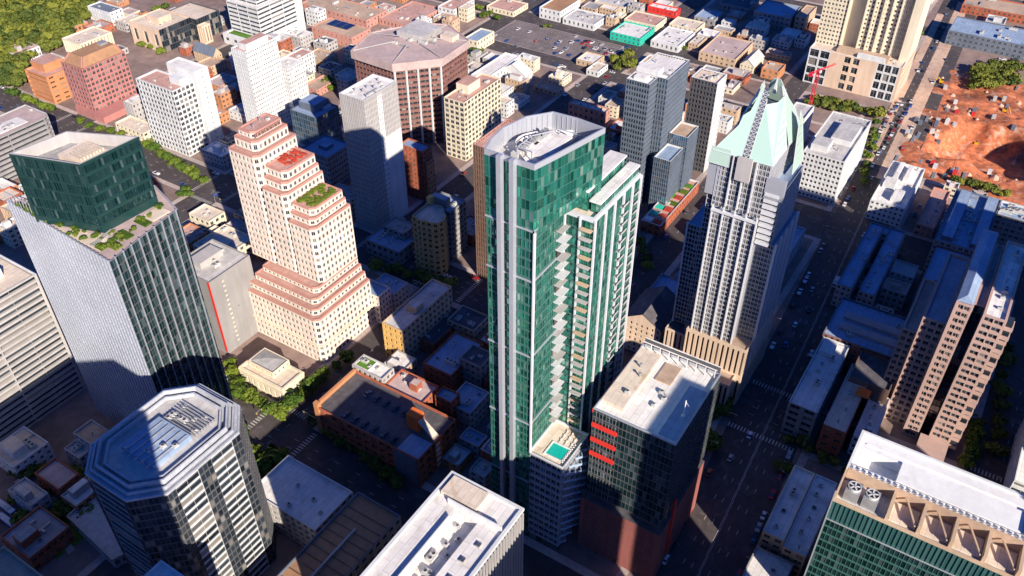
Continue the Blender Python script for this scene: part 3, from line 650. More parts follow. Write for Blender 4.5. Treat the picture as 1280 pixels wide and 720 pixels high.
# ------------------------------------------------------------------ landmark: stepped pale pink tower
def stepped_tower():
    B = Bld('stepped_tower', 'stepped pale pink stone tower with salmon bands and two small roof gardens', 'skyscraper', 212, 246)
    st = S(W_PINKWHITE, G_DARK, 2.75, 3.75, .54, .60, .35, sill=.42)
    def chamf(x0, x1, y0, y1, c=2.2): return [(x0 + c, y0), (x1, y0), (x1, y1), (x0, y1), (x0, y0 + c)]
    def tierp(x0, x1, y0, y1, z0, z1, roof=R_PINK, c=2.2):
        P_ = chamf(x0, x1, y0, y1, c); wb = B.part('wall', W_PINKWHITE)
        for i in range(5): face(B, wb, P_[i], P_[(i + 1) % 5], z0, z1 - 1.1, st)
        bd = B.part('salmon_band', W_PINK)
        for i in range(5):
            p, q = P_[i], P_[(i + 1) % 5]; bd.quad((*p, z1 - 1.1), (*q, z1 - 1.1), (*q, z1), (*p, z1))
        roofing(B, P_, z1, roof, W_PINK, .7, .5)
    tierp(213, 252, 246.3, 300, .13, 28.3); tierp(215.2, 252, 248.6, 293, 28.3, 32.3); tierp(218, 252, 250.8, 290.5, 32.3, 36); tierp(221.6, 252, 252.6, 288, 36, 39.6)
    tierp(226, 252, 252.6, 267.5, 39.6, 71.5); tierp(228, 251, 254, 267.5, 71.5, 75.4); tierp(230, 250.5, 255, 267.5, 75.4, 79.6)
    tierp(226.2, 252, 267.6, 281.5, 39.6, 85); tierp(228.5, 251, 268.6, 281.5, 85, 89.6); tierp(230.6, 250.5, 269.6, 281.5, 89.6, 94.6)
    tierp(226, 252, 281.6, 299, 39.6, 100.6); tierp(229, 250, 284, 297, 100.6, 106); tierp(231, 248.5, 286, 295.6, 106, 109.4)
    bt = B.part('base_cornice', W_CREAM)
    P_ = chamf(212.4, 252.2, 245.7, 300.4, 2.3)
    for i in range(5): bt.bar((*P_[i], 11.6), (*P_[(i + 1) % 5], 11.6), .7, .6)
    fr = B.part('cornice_frieze', W_BROWN)
    for i in range(16): fr.box(231.5 + i * 1.03, 232.1 + i * 1.03, 285.6, 285.95, 106.6, 108.6)
    g1 = B.part('roof_garden', M_FLOWER); r = random.Random(2)
    for (x0, x1, y0, y1, z) in ((236, 248, 272, 280, 94.2),):
        for i in range(80): x, y, q = r.uniform(x0, x1), r.uniform(y0, y1), r.uniform(.3, .8); g1.bar((x, y, z), (x + q * .4, y, z + q * 1.4), q * 1.8)
    g2 = B.part('roof_garden', M_LEAF)
    for i in range(150): x, y, q = r.uniform(231.5, 249), r.choice((r.uniform(256, 258.6), r.uniform(264, 266.5), r.uniform(256, 266))), r.uniform(.3, .8); g2.bar((x, y, 79.2), (x + q * .4, y, 79.2 + q * 1.6), q * 1.8)
    B.finish()
    building('office_block', 'low shaded pink grid annex standing behind the stepped pale pink tower', 'office building', (252.2, 262, 242, 270), 18, S(W_PINKWHITE, G_DARK, 2.75, 3.75, .46, .52), R_SHADEBLUE)
    building('office_block', 'small dark stepped block right of the shaded pink annex', 'office building', (262.2, 274, 240, 256), 14, S(W_LGREY, G_DARK, 2.75, 3.75, .46, .52), R_SHADEBLUE, units=3, where='the small dark stepped block')
    roof_units(233, 247, 287.5, 294.5, 109, 5, 'the top roof of the stepped pink tower', kinds=(1, 3, 6))
stepped_tower()

# ------------------------------------------------------------------ landmark: folded glass tower at left
def wedge_tower():
    B = Bld('glass_tower', 'wedge shaped blue and dark green glass tower with a planted roof terrace', 'skyscraper', 128, 249); B.pn = 'glass_panel'; B.minpx = 6
    lo = [(128.2, 248.8), (163.8, 255), (170.6, 276), (160, 304.5), (132.4, 316)]
    zb = 117
    sl = curt(W_STEEL, G_BLUE, 2.3, 4.6, .56, .97, .7, nosill=1); sr = curt(W_METAL, G_TEAL, 1.55, 3.8, .92, .9, .1)
    face(B, B.part('wall', W_STEEL), lo[4], lo[0], .13, zb, sl)
    wr = B.part('wall', W_DGREY)
    for i in (0, 1, 2, 3): face(B, wr, lo[i], lo[i + 1], .13, zb, curt(W_DGREY, G_TEAL, 1.4, 3.8, .92, .9, .1))
    u = Vector((lo[1][0] - lo[0][0], lo[1][1] - lo[0][1])); L_ = u.length; u.normalize(); n = Vector((u.y, -u.x))
    for k in range(9):
        a = L_ * (k + .6) / 9; p = Vector(lo[0]) + u * a + n * .3
        B.part('glass_fin', W_METAL).box(p.x - .12, p.x + .12, p.y - .55, p.y + .25, .13, zb + 1)
    roofing(B, lo, zb + .01, R_MAUVE, W_METAL, .4, 1.1)
    up = [(139.4, 266.8), (163.6, 265.8), (152, 291.5), (130.6, 294.4)]
    wu = B.part('upper_wall', W_DTEAL)
    for i in range(4):
        face(B, wu, up[i], up[(i + 1) % 4], zb - 1.1, 145, curt(W_DTEAL, G_TEAL, 1.1, 4.1, .9, .86 if i != 0 else .7, .3, top=.6, bot=3))
    roofing(B, up, 145.01, R_GREY, W_LGREY, .7, 4.5)
    ph = B.part('penthouse', R_WARM); ph.box(142, 154, 270, 284, 140.5, 142.6); 
    for i in range(8): ph.box(143 + i * 1.3, 143.7 + i * 1.3, 272, 279, 142.6, 143.8)
    ins = inset(up, .85)
    rail = B.part('terrace_screen', W_METAL)
    for i in range(10): rail.box(132.4, 132.6, 295 + i * 2.2, 295.2 + i * 2.2, zb, zb + 4.2)
    rail.bar((132.5, 295, zb + 4.2), (132.7, 315.4, zb + 4.2), .25)
    for i in range(12): B.part('terrace_planter', W_LGREY).box(131.5 + i * .9, 132.1 + i * .9, 262 + i * .2, 264 + i * .2, 116, 116.6)
    for k, (xa, ya) in enumerate(((133.5, 306), (133.2, 300), (131.6, 262), (134.5, 258), (141, 260), (150, 261))): B.part('planting_bed', M_LEAF).box(xa, xa + 3.2, ya - 4, ya + 2.5, 115.95, 116.5)
    B.part('wooden_deck', R_WARM).box(154, 162, 257.5, 264, 115.95, 116.3)
    B.finish()
wedge_tower()

# ------------------------------------------------------------------ landmark: dark octagonal banded tower
def octagon_tower():
    B = Bld('octagonal_tower', 'dark glass octagonal tower with white bands and a concentric stepped rim roof', 'skyscraper', 79, 187); B.minpx = 6
    def octo(k, c=9): x0, x1, y0, y1 = 79 + k, 128 - k, 187 + k, 225.5 - k; return [(x0 + c, y0), (x1 - c, y0), (x1, y0 + c), (x1, y1 - c), (x1 - c, y1), (x0 + c, y1), (x0, y1 - c), (x0, y0 + c)]
    P_ = octo(0); z1 = 74
    dk = S(W_DGREY, G_DARK, 1.6, 3.6, .86, .8, .15)
    wh = S(W_WHITE, G_DARK, 40, 3.6, .995, .76, .35, nosill=1)
    dw = B.part('dark_wall', W_DGREY)
    for i in range(8):
        p, q = P_[i], P_[(i + 1) % 8]; L_ = math.hypot(q[0] - p[0], q[1] - p[1])
        if L_ < 16: face(B, dw, p, q, .13, z1, dk); continue
        at = lambda t: (p[0] + (q[0] - p[0]) * t, p[1] + (q[1] - p[1]) * t)
        ts = [0, .1, .40, .58, .88, 1] if L_ > 25 else [0, .1, .9, 1]
        for k in range(len(ts) - 1):
            if k % 2: face(B, B.part('white_band_wall', W_WHITE) if i != 6 else B.part('shaded_band_wall', W_GREY), at(ts[k]), at(ts[k + 1]), .13, z1, dict(wh, wh=.80) if i != 6 else dict(wh, wall=W_GREY, wh=.86))  # shade of the left face put into grey bands, white on the others
            else: face(B, dw, at(ts[k]), at(ts[k + 1]), .13, z1, dk)
    # stepped rim
    hs = [(0, 74, 74.8, .7), (1.6, 74.8, 76, .55), (3.2, 75, 77.4, .55), (5.2, 75, 76.6, .6)]
    B.part('ledge', W_RIM).poly([(x, y, 74.4) for x, y in P_])
    for k, z0, zt, wd in hs:
        a = octo(k, 9 - k * .35); c = inset(a, wd); rb = B.part('roof_rim', W_RIM)
        for i in range(8):
            j = (i + 1) % 8
            rb.quad((*a[i], z0), (*a[j], z0), (*a[j], zt), (*a[i], zt)); rb.quad((*a[i], zt), (*a[j], zt), (*c[j], zt), (*c[i], zt)); rb.quad((*c[i], zt), (*c[j], zt), (*c[j], z0), (*c[i], z0))
    B.part('roof', R_LGREY).poly([(x, y, 74.8) for x, y in octo(5.4, 7)])
    B.part('mechanical_deck', R_SHADEBLUE).box(92, 108, 198, 214, 74.8, 77)
    tb = B.part('pipe_rack', M_METAL)
    for i in range(8): tb.bar((109 + i * 1.2, 197, 76), (109 + i * 1.2, 213, 76.4), .3)
    for i in range(5): tb.bar((90, 199 + i * 3, 77.3), (107, 199 + i * 3, 77.3), .35)
    B.finish()
    roof_units(108, 119, 196, 216, 74.8, 7, 'the dark octagonal tower', kinds=(0, 1, 3, 6)); roof_units(88, 106, 196, 216, 77, 5, 'the octagonal tower blue deck', kinds=(1, 3, 6))
octagon_tower()

# ------------------------------------------------------------------ hexagonal brown bank tower
def hex_tower():
    B = Bld('hexagonal_tower', 'broad brown granite tower with white ribs and a flat pinkish many sided roof', 'office tower', 408, 352)
    P_ = [G(490, 80, 62), G(553, 73, 62), G(587, 50, 62), G(560, 30, 62), G(527, 28, 62), G(463, 40, 62), G(438, 63, 62)]
    fc = inset(P_, 1.6); wb = B.part('wall', W_BROWN)
    for i in range(7): face(B, wb, fc[i], fc[(i + 1) % 7], .13, 56, bands(W_BROWN, G_DARK, 3.7, .48, 3.2, d=1.0))
    sl = B.part('fascia', R_MAUVE)
    for i in range(7): sl.quad((*P_[i], 56.5), (*P_[(i + 1) % 7], 56.5), (*P_[(i + 1) % 7], 62), (*P_[i], 62))
    sl.poly([(x, y, 56.5) for x, y in P_][::-1])
    roofing(B, P_, 62.01, R_MAUVE, R_MAUVE, .8, .6)
    for i in (0, 1, 6):
        p, q = fc[i], fc[(i + 1) % 7]; L_ = math.hypot(q[0] - p[0], q[1] - p[1]); u = ((q[0] - p[0]) / L_, (q[1] - p[1]) / L_)
        k = 4 if i == 0 else 3
        for j in range(k + (1 if i == 0 else 0)):
            t = j / k * (L_ - 1) + .5; x, y = p[0] + u[0] * t + u[1] * .5, p[1] + u[1] * t - u[0] * .5
            if i == 0: B.part('rib', W_WHITE).box(x - .5, x + .5, y - .5, y + .5, .13, 56.4)
    ccx, ccy = 440, 360
    for i in range(7):
        p = inset(P_, 1.5)[i]; B.part('roof_ridge', W_LGREY).bar((*p, 61.8), (ccx + (p[0] - ccx) * .3, ccy + (p[1] - ccy) * .3, 63.4), .5)
    B.part('penthouse', R_LGREY).box(440, 462, 352, 374, 61.5, 66); B.part('penthouse', R_WARM).box(452, 460, 336, 346, 61.5, 65)
    B.finish(); roof_units(425, 450, 345, 372, 61.4, 8, 'the broad pinkish many sided roof')
hex_tower()

# ------------------------------------------------------------------ the other buildings, left half
def bx(x, y, z=0): return G(x, y, z)
ST_GRID = S(W_WHITE, G_DARK, 3.4, 3.7, .62, .55, .6)
# upper left
r = rect(37.2, n=(100, 86.5), a=(157.5, 65), b=(76, 77))
def rose():
    B = Bld('office_tower', 'rose granite office tower with square windows and a brown hipped roof, beside the park', 'office tower', r[0], r[2])
    tier(B, R4(*r), .13, 37.2, S(W_RED, G_DARK, 3.3, 3.7, .62, .60, .3, nosill=1), R_BROWN, W_RED)
    hp = B.part('hipped_roof', R_BROWN); x0, x1, y0, y1 = r; k = 1.2
    a = R4(x0 + k, x1 - k, y0 + k, y1 - k); c = R4(x0 + 6, x1 - 3, y0 + 5, y1 - 5)
    for i in range(4): j = (i + 1) % 4; hp.quad((*a[i], 37), (*a[j], 37), (*c[j], 43), (*c[i], 43))
    hp.poly([(x, y, 43) for x, y in c])
    rb = B.part('hip_rib', W_RED)
    for i in range(4): rb = B.part('hip_rib', W_RED); rb.bar((*a[i], 37.2), (*c[i], 43.2), .9)
    B.part('roof_vent', M_METAL).box(x1 - 11, x1 - 5, (y0 + y1) / 2 - 2, (y0 + y1) / 2 + 2, 43, 44.6)
    B.part('podium', W_RED).prism(R4(x0 - 4, x0 - .05, y0 - 14, y1 - 6), .13, 5); B.part('podium', W_RED).prism(R4(x0, x1 - 4, y0 - 14, y0 - .05), .13, 5)
    B.finish()
rose()
ro = rect(26, n=(53, 92), a=(88, 76), b=(31, 79))
building('office_building', 'orange brick office building with stepped brown balconies beside the park', 'office building', ro, 22, S(W_ORANGE, G_WARM, 9, 3.6, .5, .35, .8), R_PINK, faces={3: bands(W_ORANGE, G_DARK, 3.6, .5, 20, d=1.6)}, pent=[(.25, .95, .35, .95, 5)])
rl = rect(12, n=(92, 58), a=(140, 40), b=(84, 45)); building('civic_hall', 'low cream hall with a row of columns behind the rose granite tower', 'hall', rl, 12, S(W_CREAM, G_DARK, 3, 12, .5, .8, 1.4), R_WARM, units=3, where='the low cream hall')
rh = rect(12.5, n=(136, 18), a=(150, 9), b=(112, 6)); building('house', 'big white house with a dark grey roof at the edge of the park', 'house', rh, 12.5, S(W_WHITE, G_DARK, 4, 4, .3, .4), W_DBLUE, units=2, where='the big white house')
rw_ = rect(48.5, n=(213, 115), a=(242, 102), b=(171, 97))
def white_tower():
    B = Bld('office_tower', 'white concrete grid office tower with a tall blank white slab at its back', 'office tower', rw_[0], rw_[2])
    tier(B, R4(*rw_), .13, 48.5, S(W_WHITE, G_DARK, 3.4, 3.7, .74, .66, .4, nosill=1), R_PINK, W_WHITE, pw=.8)
    x1 = rw_[1]; sl = R4(x1 + .1, x1 + 11, rw_[2] - 3.5, rw_[3] - 12)
    tier(B, sl, .13, 56, S(W_WHITE, G_DARK, 16, 3.7, .06, .35, .3), R_WHITE, W_WHITE, wallname='slab_wall')
    B.part('penthouse', W_WHITE).box(rw_[0] + 9, x1 - .3, rw_[2] + 3, rw_[2] + 13, 47.6, 52)
    B.finish(); roof_units(rw_[0] + 2, rw_[0] + 10, rw_[2] + 2, rw_[3] - 2, 47.5, 3, 'the white concrete grid tower', kinds=(3, 6))
white_tower()
rm = rect(20, n=(193, 34), a=(246, 24), b=(157, 27)); building('museum', 'broad beige museum building with a dark glass front and pale flat roof', 'museum', rm, 20, S(W_BIEGE, G_DARK, 12, 20, .35, .5, .8), R_WARM, faces={0: curt(W_DGREY, G_DARK, 2.4, 5)}, pent=[(.3, .7, .3, .7, 4)], units=5, where='the beige museum')
x0, x1, y0, y1 = rm; building('museum_wing', 'dark glazed wing of the museum reaching to the right behind stone portal', 'museum', (x1 + .3, x1 + 26, y0 - 6, y1 - 8), 19, curt(W_DGREY, G_DARK, 2.4, 5), R_WARM)
building('portal', 'pale stone portal frame in front of the dark museum glass', 'portal', rect(16, n=(250, 34), a=(262, 29), b=(247, 31)), 16, S(W_BIEGE, G_DARK, 3, 16, .5, .8, 1), R_WARM)
def gabled(name, label, cat, r, zw, zr, wm, rm_, along='x', gl=G_DARK):
    x0, x1, y0, y1 = r; B = Bld(name, label, cat, x0, y0); P_ = R4(*r); wb = B.part('wall', wm)
    for i in range(4): face(B, wb, P_[i], P_[(i + 1) % 4], .13, zw, S(wm, gl, 3, 3.4, .35, .5))
    if along == 'x':
        m = (y0 + y1) / 2; wb.poly([(x0, y1, zw), (x0, y0, zw), (x0, m, zr)]); wb.poly([(x1, y0, zw), (x1, y1, zw), (x1, m, zr)])
        B.part('roof_slope', rm_).quad((x0 - .4, y0 - .5, zw - .2), (x1 + .4, y0 - .5, zw - .2), (x1 + .4, m, zr + .15), (x0 - .4, m, zr + .15))
        B.part('roof_slope', rm_).quad((x1 + .4, y1 + .5, zw - .2), (x0 - .4, y1 + .5, zw - .2), (x0 - .4, m, zr + .16), (x1 + .4, m, zr + .16))
    else:
        m = (x0 + x1) / 2; wb.poly([(x0, y0, zw), (x1, y0, zw), (m, y0, zr)]); wb.poly([(x1, y1, zw), (x0, y1, zw), (m, y1, zr)])
        B.part('roof_slope', rm_).quad((x0 - .5, y1 + .4, zw - .2), (x0 - .5, y0 - .4, zw - .2), (m, y0 - .4, zr + .15), (m, y1 + .4, zr + .15))
        B.part('roof_slope', rm_).quad((x1 + .5, y0 - .4, zw - .2), (x1 + .5, y1 + .4, zw - .2), (m, y1 + .4, zr + .16), (m, y0 - .4, zr + .16))
    B.finish()
gabled('old_church', 'old tan church with a steep dark slate roof in front of the museum', 'church', rect(9, n=(266, 72), a=(276, 66), b=(243, 62)), 9, 15, W_TAN, W_DBLUE, 'y')
building('parish_hall', 'tan hall with a flat warm roof beside the old church', 'hall', rect(8, n=(262, 84), a=(283, 74), b=(248, 77)), 8, S(W_TAN, G_DARK, 3, 4, .3, .4), R_TAN)
x0, x1, y0, y1 = rect(34.4, n=(316, 10), a=(371, -8), b=(283, 0))
def banded():
    B = Bld('office_tower', 'white tower with dark ribbon windows and a blank white stair slab at its right end', 'office tower', x0, y0)
    tier(B, R4(x0, x1, y0, y1), 9, 34.4, bands(W_WHITE, G_DARK, 3.4, .48, 14, d=.5), R_WHITE, W_WHITE)
    tier(B, R4(x0 - 9, x1, y0 - .5, y1 + 2), .13, 9, S(W_WHITE, G_DARK, 9, 9, .4, .3), M_GRASS, W_WHITE, pw=2.2)
    tier(B, R4(x1 + .1, x1 + 6, y0 - 2, y0 + 9), .13, 35.5, S(W_WHITE, G_DARK, 11, 30, .04, .1), R_WHITE, W_WHITE, wallname='stair_slab')
    tier(B, R4(x0 + 6, x1 - 4, y0 + 6, y1 - 5), 33.4, 42, bands(W_WHITE, G_DARK, 3.4, .48, 14, d=.5), M_GRASS, W_WHITE, wallname='upper_wall', pw=1.2)
    B.finish()
banded()
rv = [358.6, 387, 434.8, 448]
building('apartment_tower', 'tall white apartment tower covered in fine slanting louvres behind the stepped pink tower', 'apartment tower', rv, 66, S(W_WHITE, G_DARK, 1.7, 3.2, .62, .36, .5), R_PINK, W_WHITE, pent=[(.15, .85, .25, .8, 2.6)], ph=1.5)
building('apartment_block', 'lower white louvred wing right of the tall white apartment tower', 'apartment block', (387.2, 404, 430, 447), 44, S(W_WHITE, G_SHADE, 1.9, 3.2, .6, .42, .5), R_WHITE, W_WHITE, units=2, where='the lower white louvred wing')
building('office_cube', 'small white cube office with square punched windows and a pinkish roof', 'office building', rect(17.4, n=(362, 78), a=(393, 64), b=(350, 73)), 17.4, S(W_WHITE, G_DARK, 2.9, 3.5, .42, .5), R_PINK, W_WHITE, faces={3: curt(W_BRONZE, G_WARM, 2, 3.5)}, units=2, where='the small white cube')
building('office_block', 'pinkish low block with dark solar panels on its roof', 'office building', rect(10, n=(437, 54), a=(456, 33), b=(399, 28)), 10, S(W_PINK, G_DARK, 5, 5, .3, .3), R_TAN, units=0)
def solar(r, z, nx, ny, label):
    B = Bld('solar_array', label, 'solar panels', r[0], r[2], z)
    dx, dy = (r[1] - r[0]) / nx, (r[3] - r[2]) / ny
    for i in range(nx):
        for j in range(ny):
            p = B.part('solar_panel', M_SOLAR); p.box(r[0] + i * dx + .3, r[0] + (i + 1) * dx - .3, r[2] + j * dy + .3, r[3] - (ny - 1 - j) * dy - .3, z + .5, z + .7)
            p.box(r[0] + i * dx + .6, r[0] + i * dx + .8, r[2] + j * dy + .6, r[2] + j * dy + .8, z, z + .5)
    B.finish()
solar(rect(10, n=(430, 38), a=(446, 31), b=(410, 28)), 9, 4, 3, 'dark blue solar panels on the pinkish low block')
building('office_block', 'long low pinkish building with flat tan roofs behind the solar panel block', 'office building', rect(8, n=(462, 26), a=(480, 12), b=(375, 4)), 8, S(W_PINK, G_DARK, 5, 4, .4, .4), R_TAN, units=8, where='the long low pinkish building')
building('office_block', 'small tan flat roofed building below the solar panel block', 'office building', rect(7, n=(400, 80), a=(420, 66), b=(385, 66)), 7, S(W_TAN, G_DARK, 4, 3.5, .3, .4), R_TAN, units=3, where='the small tan building')
building('office_block', 'small brown roofed building at the foot of the white cube office', 'office building', rect(6, n=(398, 116), a=(416, 97), b=(380, 106)), 6, S(W_PINK, G_DARK, 4, 3.5, .3, .4), R_TAN)
# shaded group, the tower shadow's blue put into walls and roofs
building('office_tower', 'shaded slate blue office tower with a pale vertical stair strip', 'office tower', rect(40, n=(392, 150), a=(423, 132), b=(366, 135)), 40, curt(W_DBLUE, G_BLUE, 2, 3.7), R_SHADEBLUE, W_DBLUE, pent=[(.3, .9, .3, .9, 4)], units=3, where='the shaded slate blue tower')
building('office_block', 'shaded block with a square roof light behind the stepped pink tower', 'office building', rect(32, n=(410, 200), a=(436, 178), b=(378, 184)), 32, S(W_GREY, G_DARK, 2.2, 3.6, .6, .55), R_SHADEBLUE, W_DBLUE, pent=[(.35, .65, .35, .65, 1)])
building('office_block', 'shaded low block between white louvred tower and slate blue tower', 'office building', rect(18, n=(372, 190), a=(392, 172), b=(350, 176)), 18, S(W_GREY, G_DARK, 3, 3.6), R_SHADEBLUE, units=3, where='the shaded low block')
# grey striped tower
rg = rect(87, n=(454, 126.5), a=(496, 101), b=(424, 116))
def grey_tower():
    B = Bld('office_tower', 'slim light grey tower with fine vertical ribs and a bright white right side', 'office tower', rg[0], rg[2]); P_ = R4(*rg)
    st = S(W_LGREY, G_DARK, 1.25, 3.3, .42, .8, .4, nosill=1); wb = B.part('wall', W_LGREY)
    for i in (1, 2, 3): face(B, wb, P_[i], P_[(i + 1) % 4], .13, 87, st)
    p, q = P_[0], P_[1]; t1 = p[0] + (q[0] - p[0]) * .38; t2 = p[0] + (q[0] - p[0]) * .52
    face(B, wb, p, (t1, p[1]), .13, 87, st); face(B, B.part('white_wall', W_WHITE), (t1, p[1]), (t2, p[1]), .13, 85, S(W_WHITE, G_DARK, 2.2, 3.3, .4, .4, .5))
    face(B, wb, (t1, p[1] + .02), (t2, p[1] + .02), 85, 87, S(W_LGREY, G_SHADE, 30, 30, .01, .01)); face(B, wb, (t2, p[1]), q, 58, 87, st)
    B.part('white_wall', W_WHITE).quad((t2, p[1], .13), (q[0], p[1], .13), (q[0], p[1], 58), (t2, p[1], 58))
    roofing(B, P_, 87.01, R_WHITE, W_WHITE, .6, 1.2); B.finish(); roof_units(rg[0] + 1, rg[1] - 1, rg[2] + 1, rg[3] - 1, 85.8, 12, 'the slim light grey tower', kinds=(1, 3, 4, 5, 6))
grey_tower()
# cream grid tower
ry = rect(43.3, n=(581.5, 129.6), a=(624, 97), b=(555, 121))
building('office_tower', 'cream grid office tower with a small yellow penthouse, left of the curved roof', 'office tower', ry, 43.3, S(W_CREAM, G_DARK, 3.9, 3.7, .72, .66, .35, nosill=1), R_PINK, W_CREAM, pent=[(.3, .62, .35, .95, 5)], units=4, where='the cream grid tower')
building('modern_hall', 'long low white modern hall with a smooth roof behind the cream grid tower', 'hall', rect(14, n=(606, 99), a=(650, 70), b=(590, 92)), 14, S(W_WHITE, G_DARK, 5, 7, .3, .4), R_WHITE, W_WHITE)
gabled('gabled_hall', 'white gabled hall with narrow windows beside the big parking lot', 'hall', rect(11, n=(647, 99), a=(668, 90), b=(631, 82)), 11, 18, W_WHITE, R_WHITE, 'x')
building('brown_tower', 'brown tower with close vertical louvres standing behind the green glass tower', 'office tower', (312.8, 345, 205, 222.7), 84, S(W_BRONZE, G_DARK, 1.5, 3.5, .5, .8, .7), R_PINK, W_PINK, units=3, where='the brown louvred tower')
building('brick_block', 'slim shaded red brick block in front of the broad brown granite tower', 'apartment block', rect(36, n=(520, 192), a=(543, 183), b=(504, 176.5)), 36, S(W_BRICK, G_DARK, 3, 3.4, .5, .5), R_SHADEBLUE, W_BRICK)
building('brick_annex', 'narrow orange brick stair wing with lit bays beside the slim brick block', 'apartment block', rect(28, n=(534, 205), a=(541, 196), b=(528, 200)), 28, S(W_ORANGE, G_DARK, 3, 3.4, .5, .5), R_PINK)
# rounded tan building
def bow():
    z = 35.8; g = lambda x, y: G(x, y, z); a = g(515, 269); c = g(540, 279); d = g(557.5, 269); e = g(536, 252)
    pts = [a, g(526, 276), g(532, 276), c, g(548, 279), g(555, 275), d, g(553, 258), e]
    hull = sorted(pts, key=lambda p: math.atan2(p[1] - sum(q[1] for q in pts) / 9, p[0] - sum(q[0] for q in pts) / 9))
    B = Bld('corner_building', 'ochre corner building with rounded bays and a pale triangular roof, sunlit', 'apartment building', a[0], c[1])
    tier(B, hull, .13, z, S(W_YELLOW, G_DARK, 3, 3.6, .55, .5, .6), R_WARM, W_TAN)
    for k in range(9):
        bd = B.part('ledge', W_TAN); o = inset(hull, -.6)
        zz = 4 + k * 3.6
        for i in range(len(o)): bd.bar((*o[i], zz), (*o[(i + 1) % len(o)], zz), .25, .4)
    B.part('stair_turret', W_YELLOW).box(e[0] - 2, e[0] + 1.5, e[1] - 3, e[1], z, z + 4); B.finish()
bow()
building('apartment_block', 'shaded apartment block joined behind the ochre corner building', 'apartment block', rect(34, n=(558, 270), a=(582, 250), b=(537, 250)), 34, S(W_GREY, G_DARK, 3, 3.5, .6, .5), R_SHADEBLUE, pent=[(.2, .5, .3, .9, 4)], units=4, where='the shaded apartment block')
building('low_building', 'low shaded flat roofed building with pale roof panels left of the ochre corner building', 'shop building', rect(10, n=(500, 320), a=(516, 296), b=(460, 296)), 10, S(W_GREY, G_DARK, 4, 4), R_SHADEBLUE, units=4, where='the low shaded flat roof')
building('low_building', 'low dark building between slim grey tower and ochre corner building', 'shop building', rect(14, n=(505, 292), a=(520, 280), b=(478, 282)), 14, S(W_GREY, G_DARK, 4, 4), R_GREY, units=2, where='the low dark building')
# six storey
r6 = rect(23, n=(505, 413), a=(565, 357), b=(477, 405), c=(538, 348))
building('apartment_building', 'six storey pinkish brick building with an ochre end wall and blue grey roof', 'apartment building', r6, 23, S(W_TAN, G_DARK, 3.4, 3.7, .5, .55, .5), R_LGREY, W_TAN, faces={3: S(W_YELLOW, G_DARK, 3.2, 3.7, .4, .55, .5)}, pent=[(.35, .5, .2, .7, 2.6)], units=2, where='the six storey building')
# brick parking building
rbk = rect(18, n=(522, 576), a=(569, 525), b=(393, 506), c=(446, 462))
def brick_parking():
    B = Bld('parking_building', 'wide red brick parking building with a roof deck and black bays by the street', 'parking garage', rbk[0], rbk[2]); x0, x1, y0, y1 = rbk
    tier(B, R4(*rbk), .13, 18, S(W_BRICK, G_DARK, 4.4, 4.2, .6, .5, .6), R_DARK, W_BRICK, ph=1.2, pw=.45)
    B.part('painted_bay', W_DBLUE).box(x0 - .25, x0 - .01, y0 + 1, y0 + 13, 1, 17.2)
    B.part('terracotta_wall', W_ORANGE).box(x0 + .2, x1, y1 - .8, y1 + .5, 16.8, 18.8)
    B.part('corner_turret', W_ORANGE).box(x0 - .3, x0 + 1.8, y1 - 2, y1 + .6, .13, 20)
    B.part('stair_head', M_ORANGEP).box(x0 + 13, x0 + 18, y0 + 10, y0 + 16, 16.8, 25)
    rp = B.part('sunlit_strip', R_WARM); rp.v += [(x0 + 12, y0 + .3, 18.2), (x0 + 15.5, y0 + .3, 18.2), (x0 + 17, y0 + 10, 23), (x0 + 13.5, y0 + 10, 23), (x0 + 12, y0 + .3, 17.8), (x0 + 15.5, y0 + .3, 17.8), (x0 + 17, y0 + 10, 22.6), (x0 + 13.5, y0 + 10, 22.6)]  # raised strip in place of a diagonal band of sunlight
    rp.f += [(0, 1, 2, 3), (7, 6, 5, 4), (0, 4, 5, 1), (1, 5, 6, 2), (2, 6, 7, 3), (3, 7, 4, 0)]; rp.t += [0.] * 6
    B.part('orange_facade', M_ORANGEP).box(x0 + 11, x0 + 16, y0 - .5, y0 - .02, 1, 18.6)
    for k in range(5): B.part('white_window', R_WHITE).box(x0 + 11.6, x0 + 14.2, y0 - .7, y0 - .52, 2.2 + k * 3.2, 3.9 + k * 3.2)
    B.part('blue_roof_panel', R_SHADEBLUE).box(x0 + .6, x0 + 11, y0 + .6, y0 + 12, 16.8, 17)
    B.finish()
    for i in range(6):
        for j, xx in enumerate((x0 + 4, x0 + 19)):
            props(link('rooftop_car', CAR[0], None, (xx, y0 + 16 + i * 5.4, 16.85)), f'dark car parked on the brick garage roof', 'car', 'cars on the brick garage roof').color = rnd.choice(((.03, .03, .04, 1), (.05, .05, .07, 1), (.2, .2, .22, 1)))
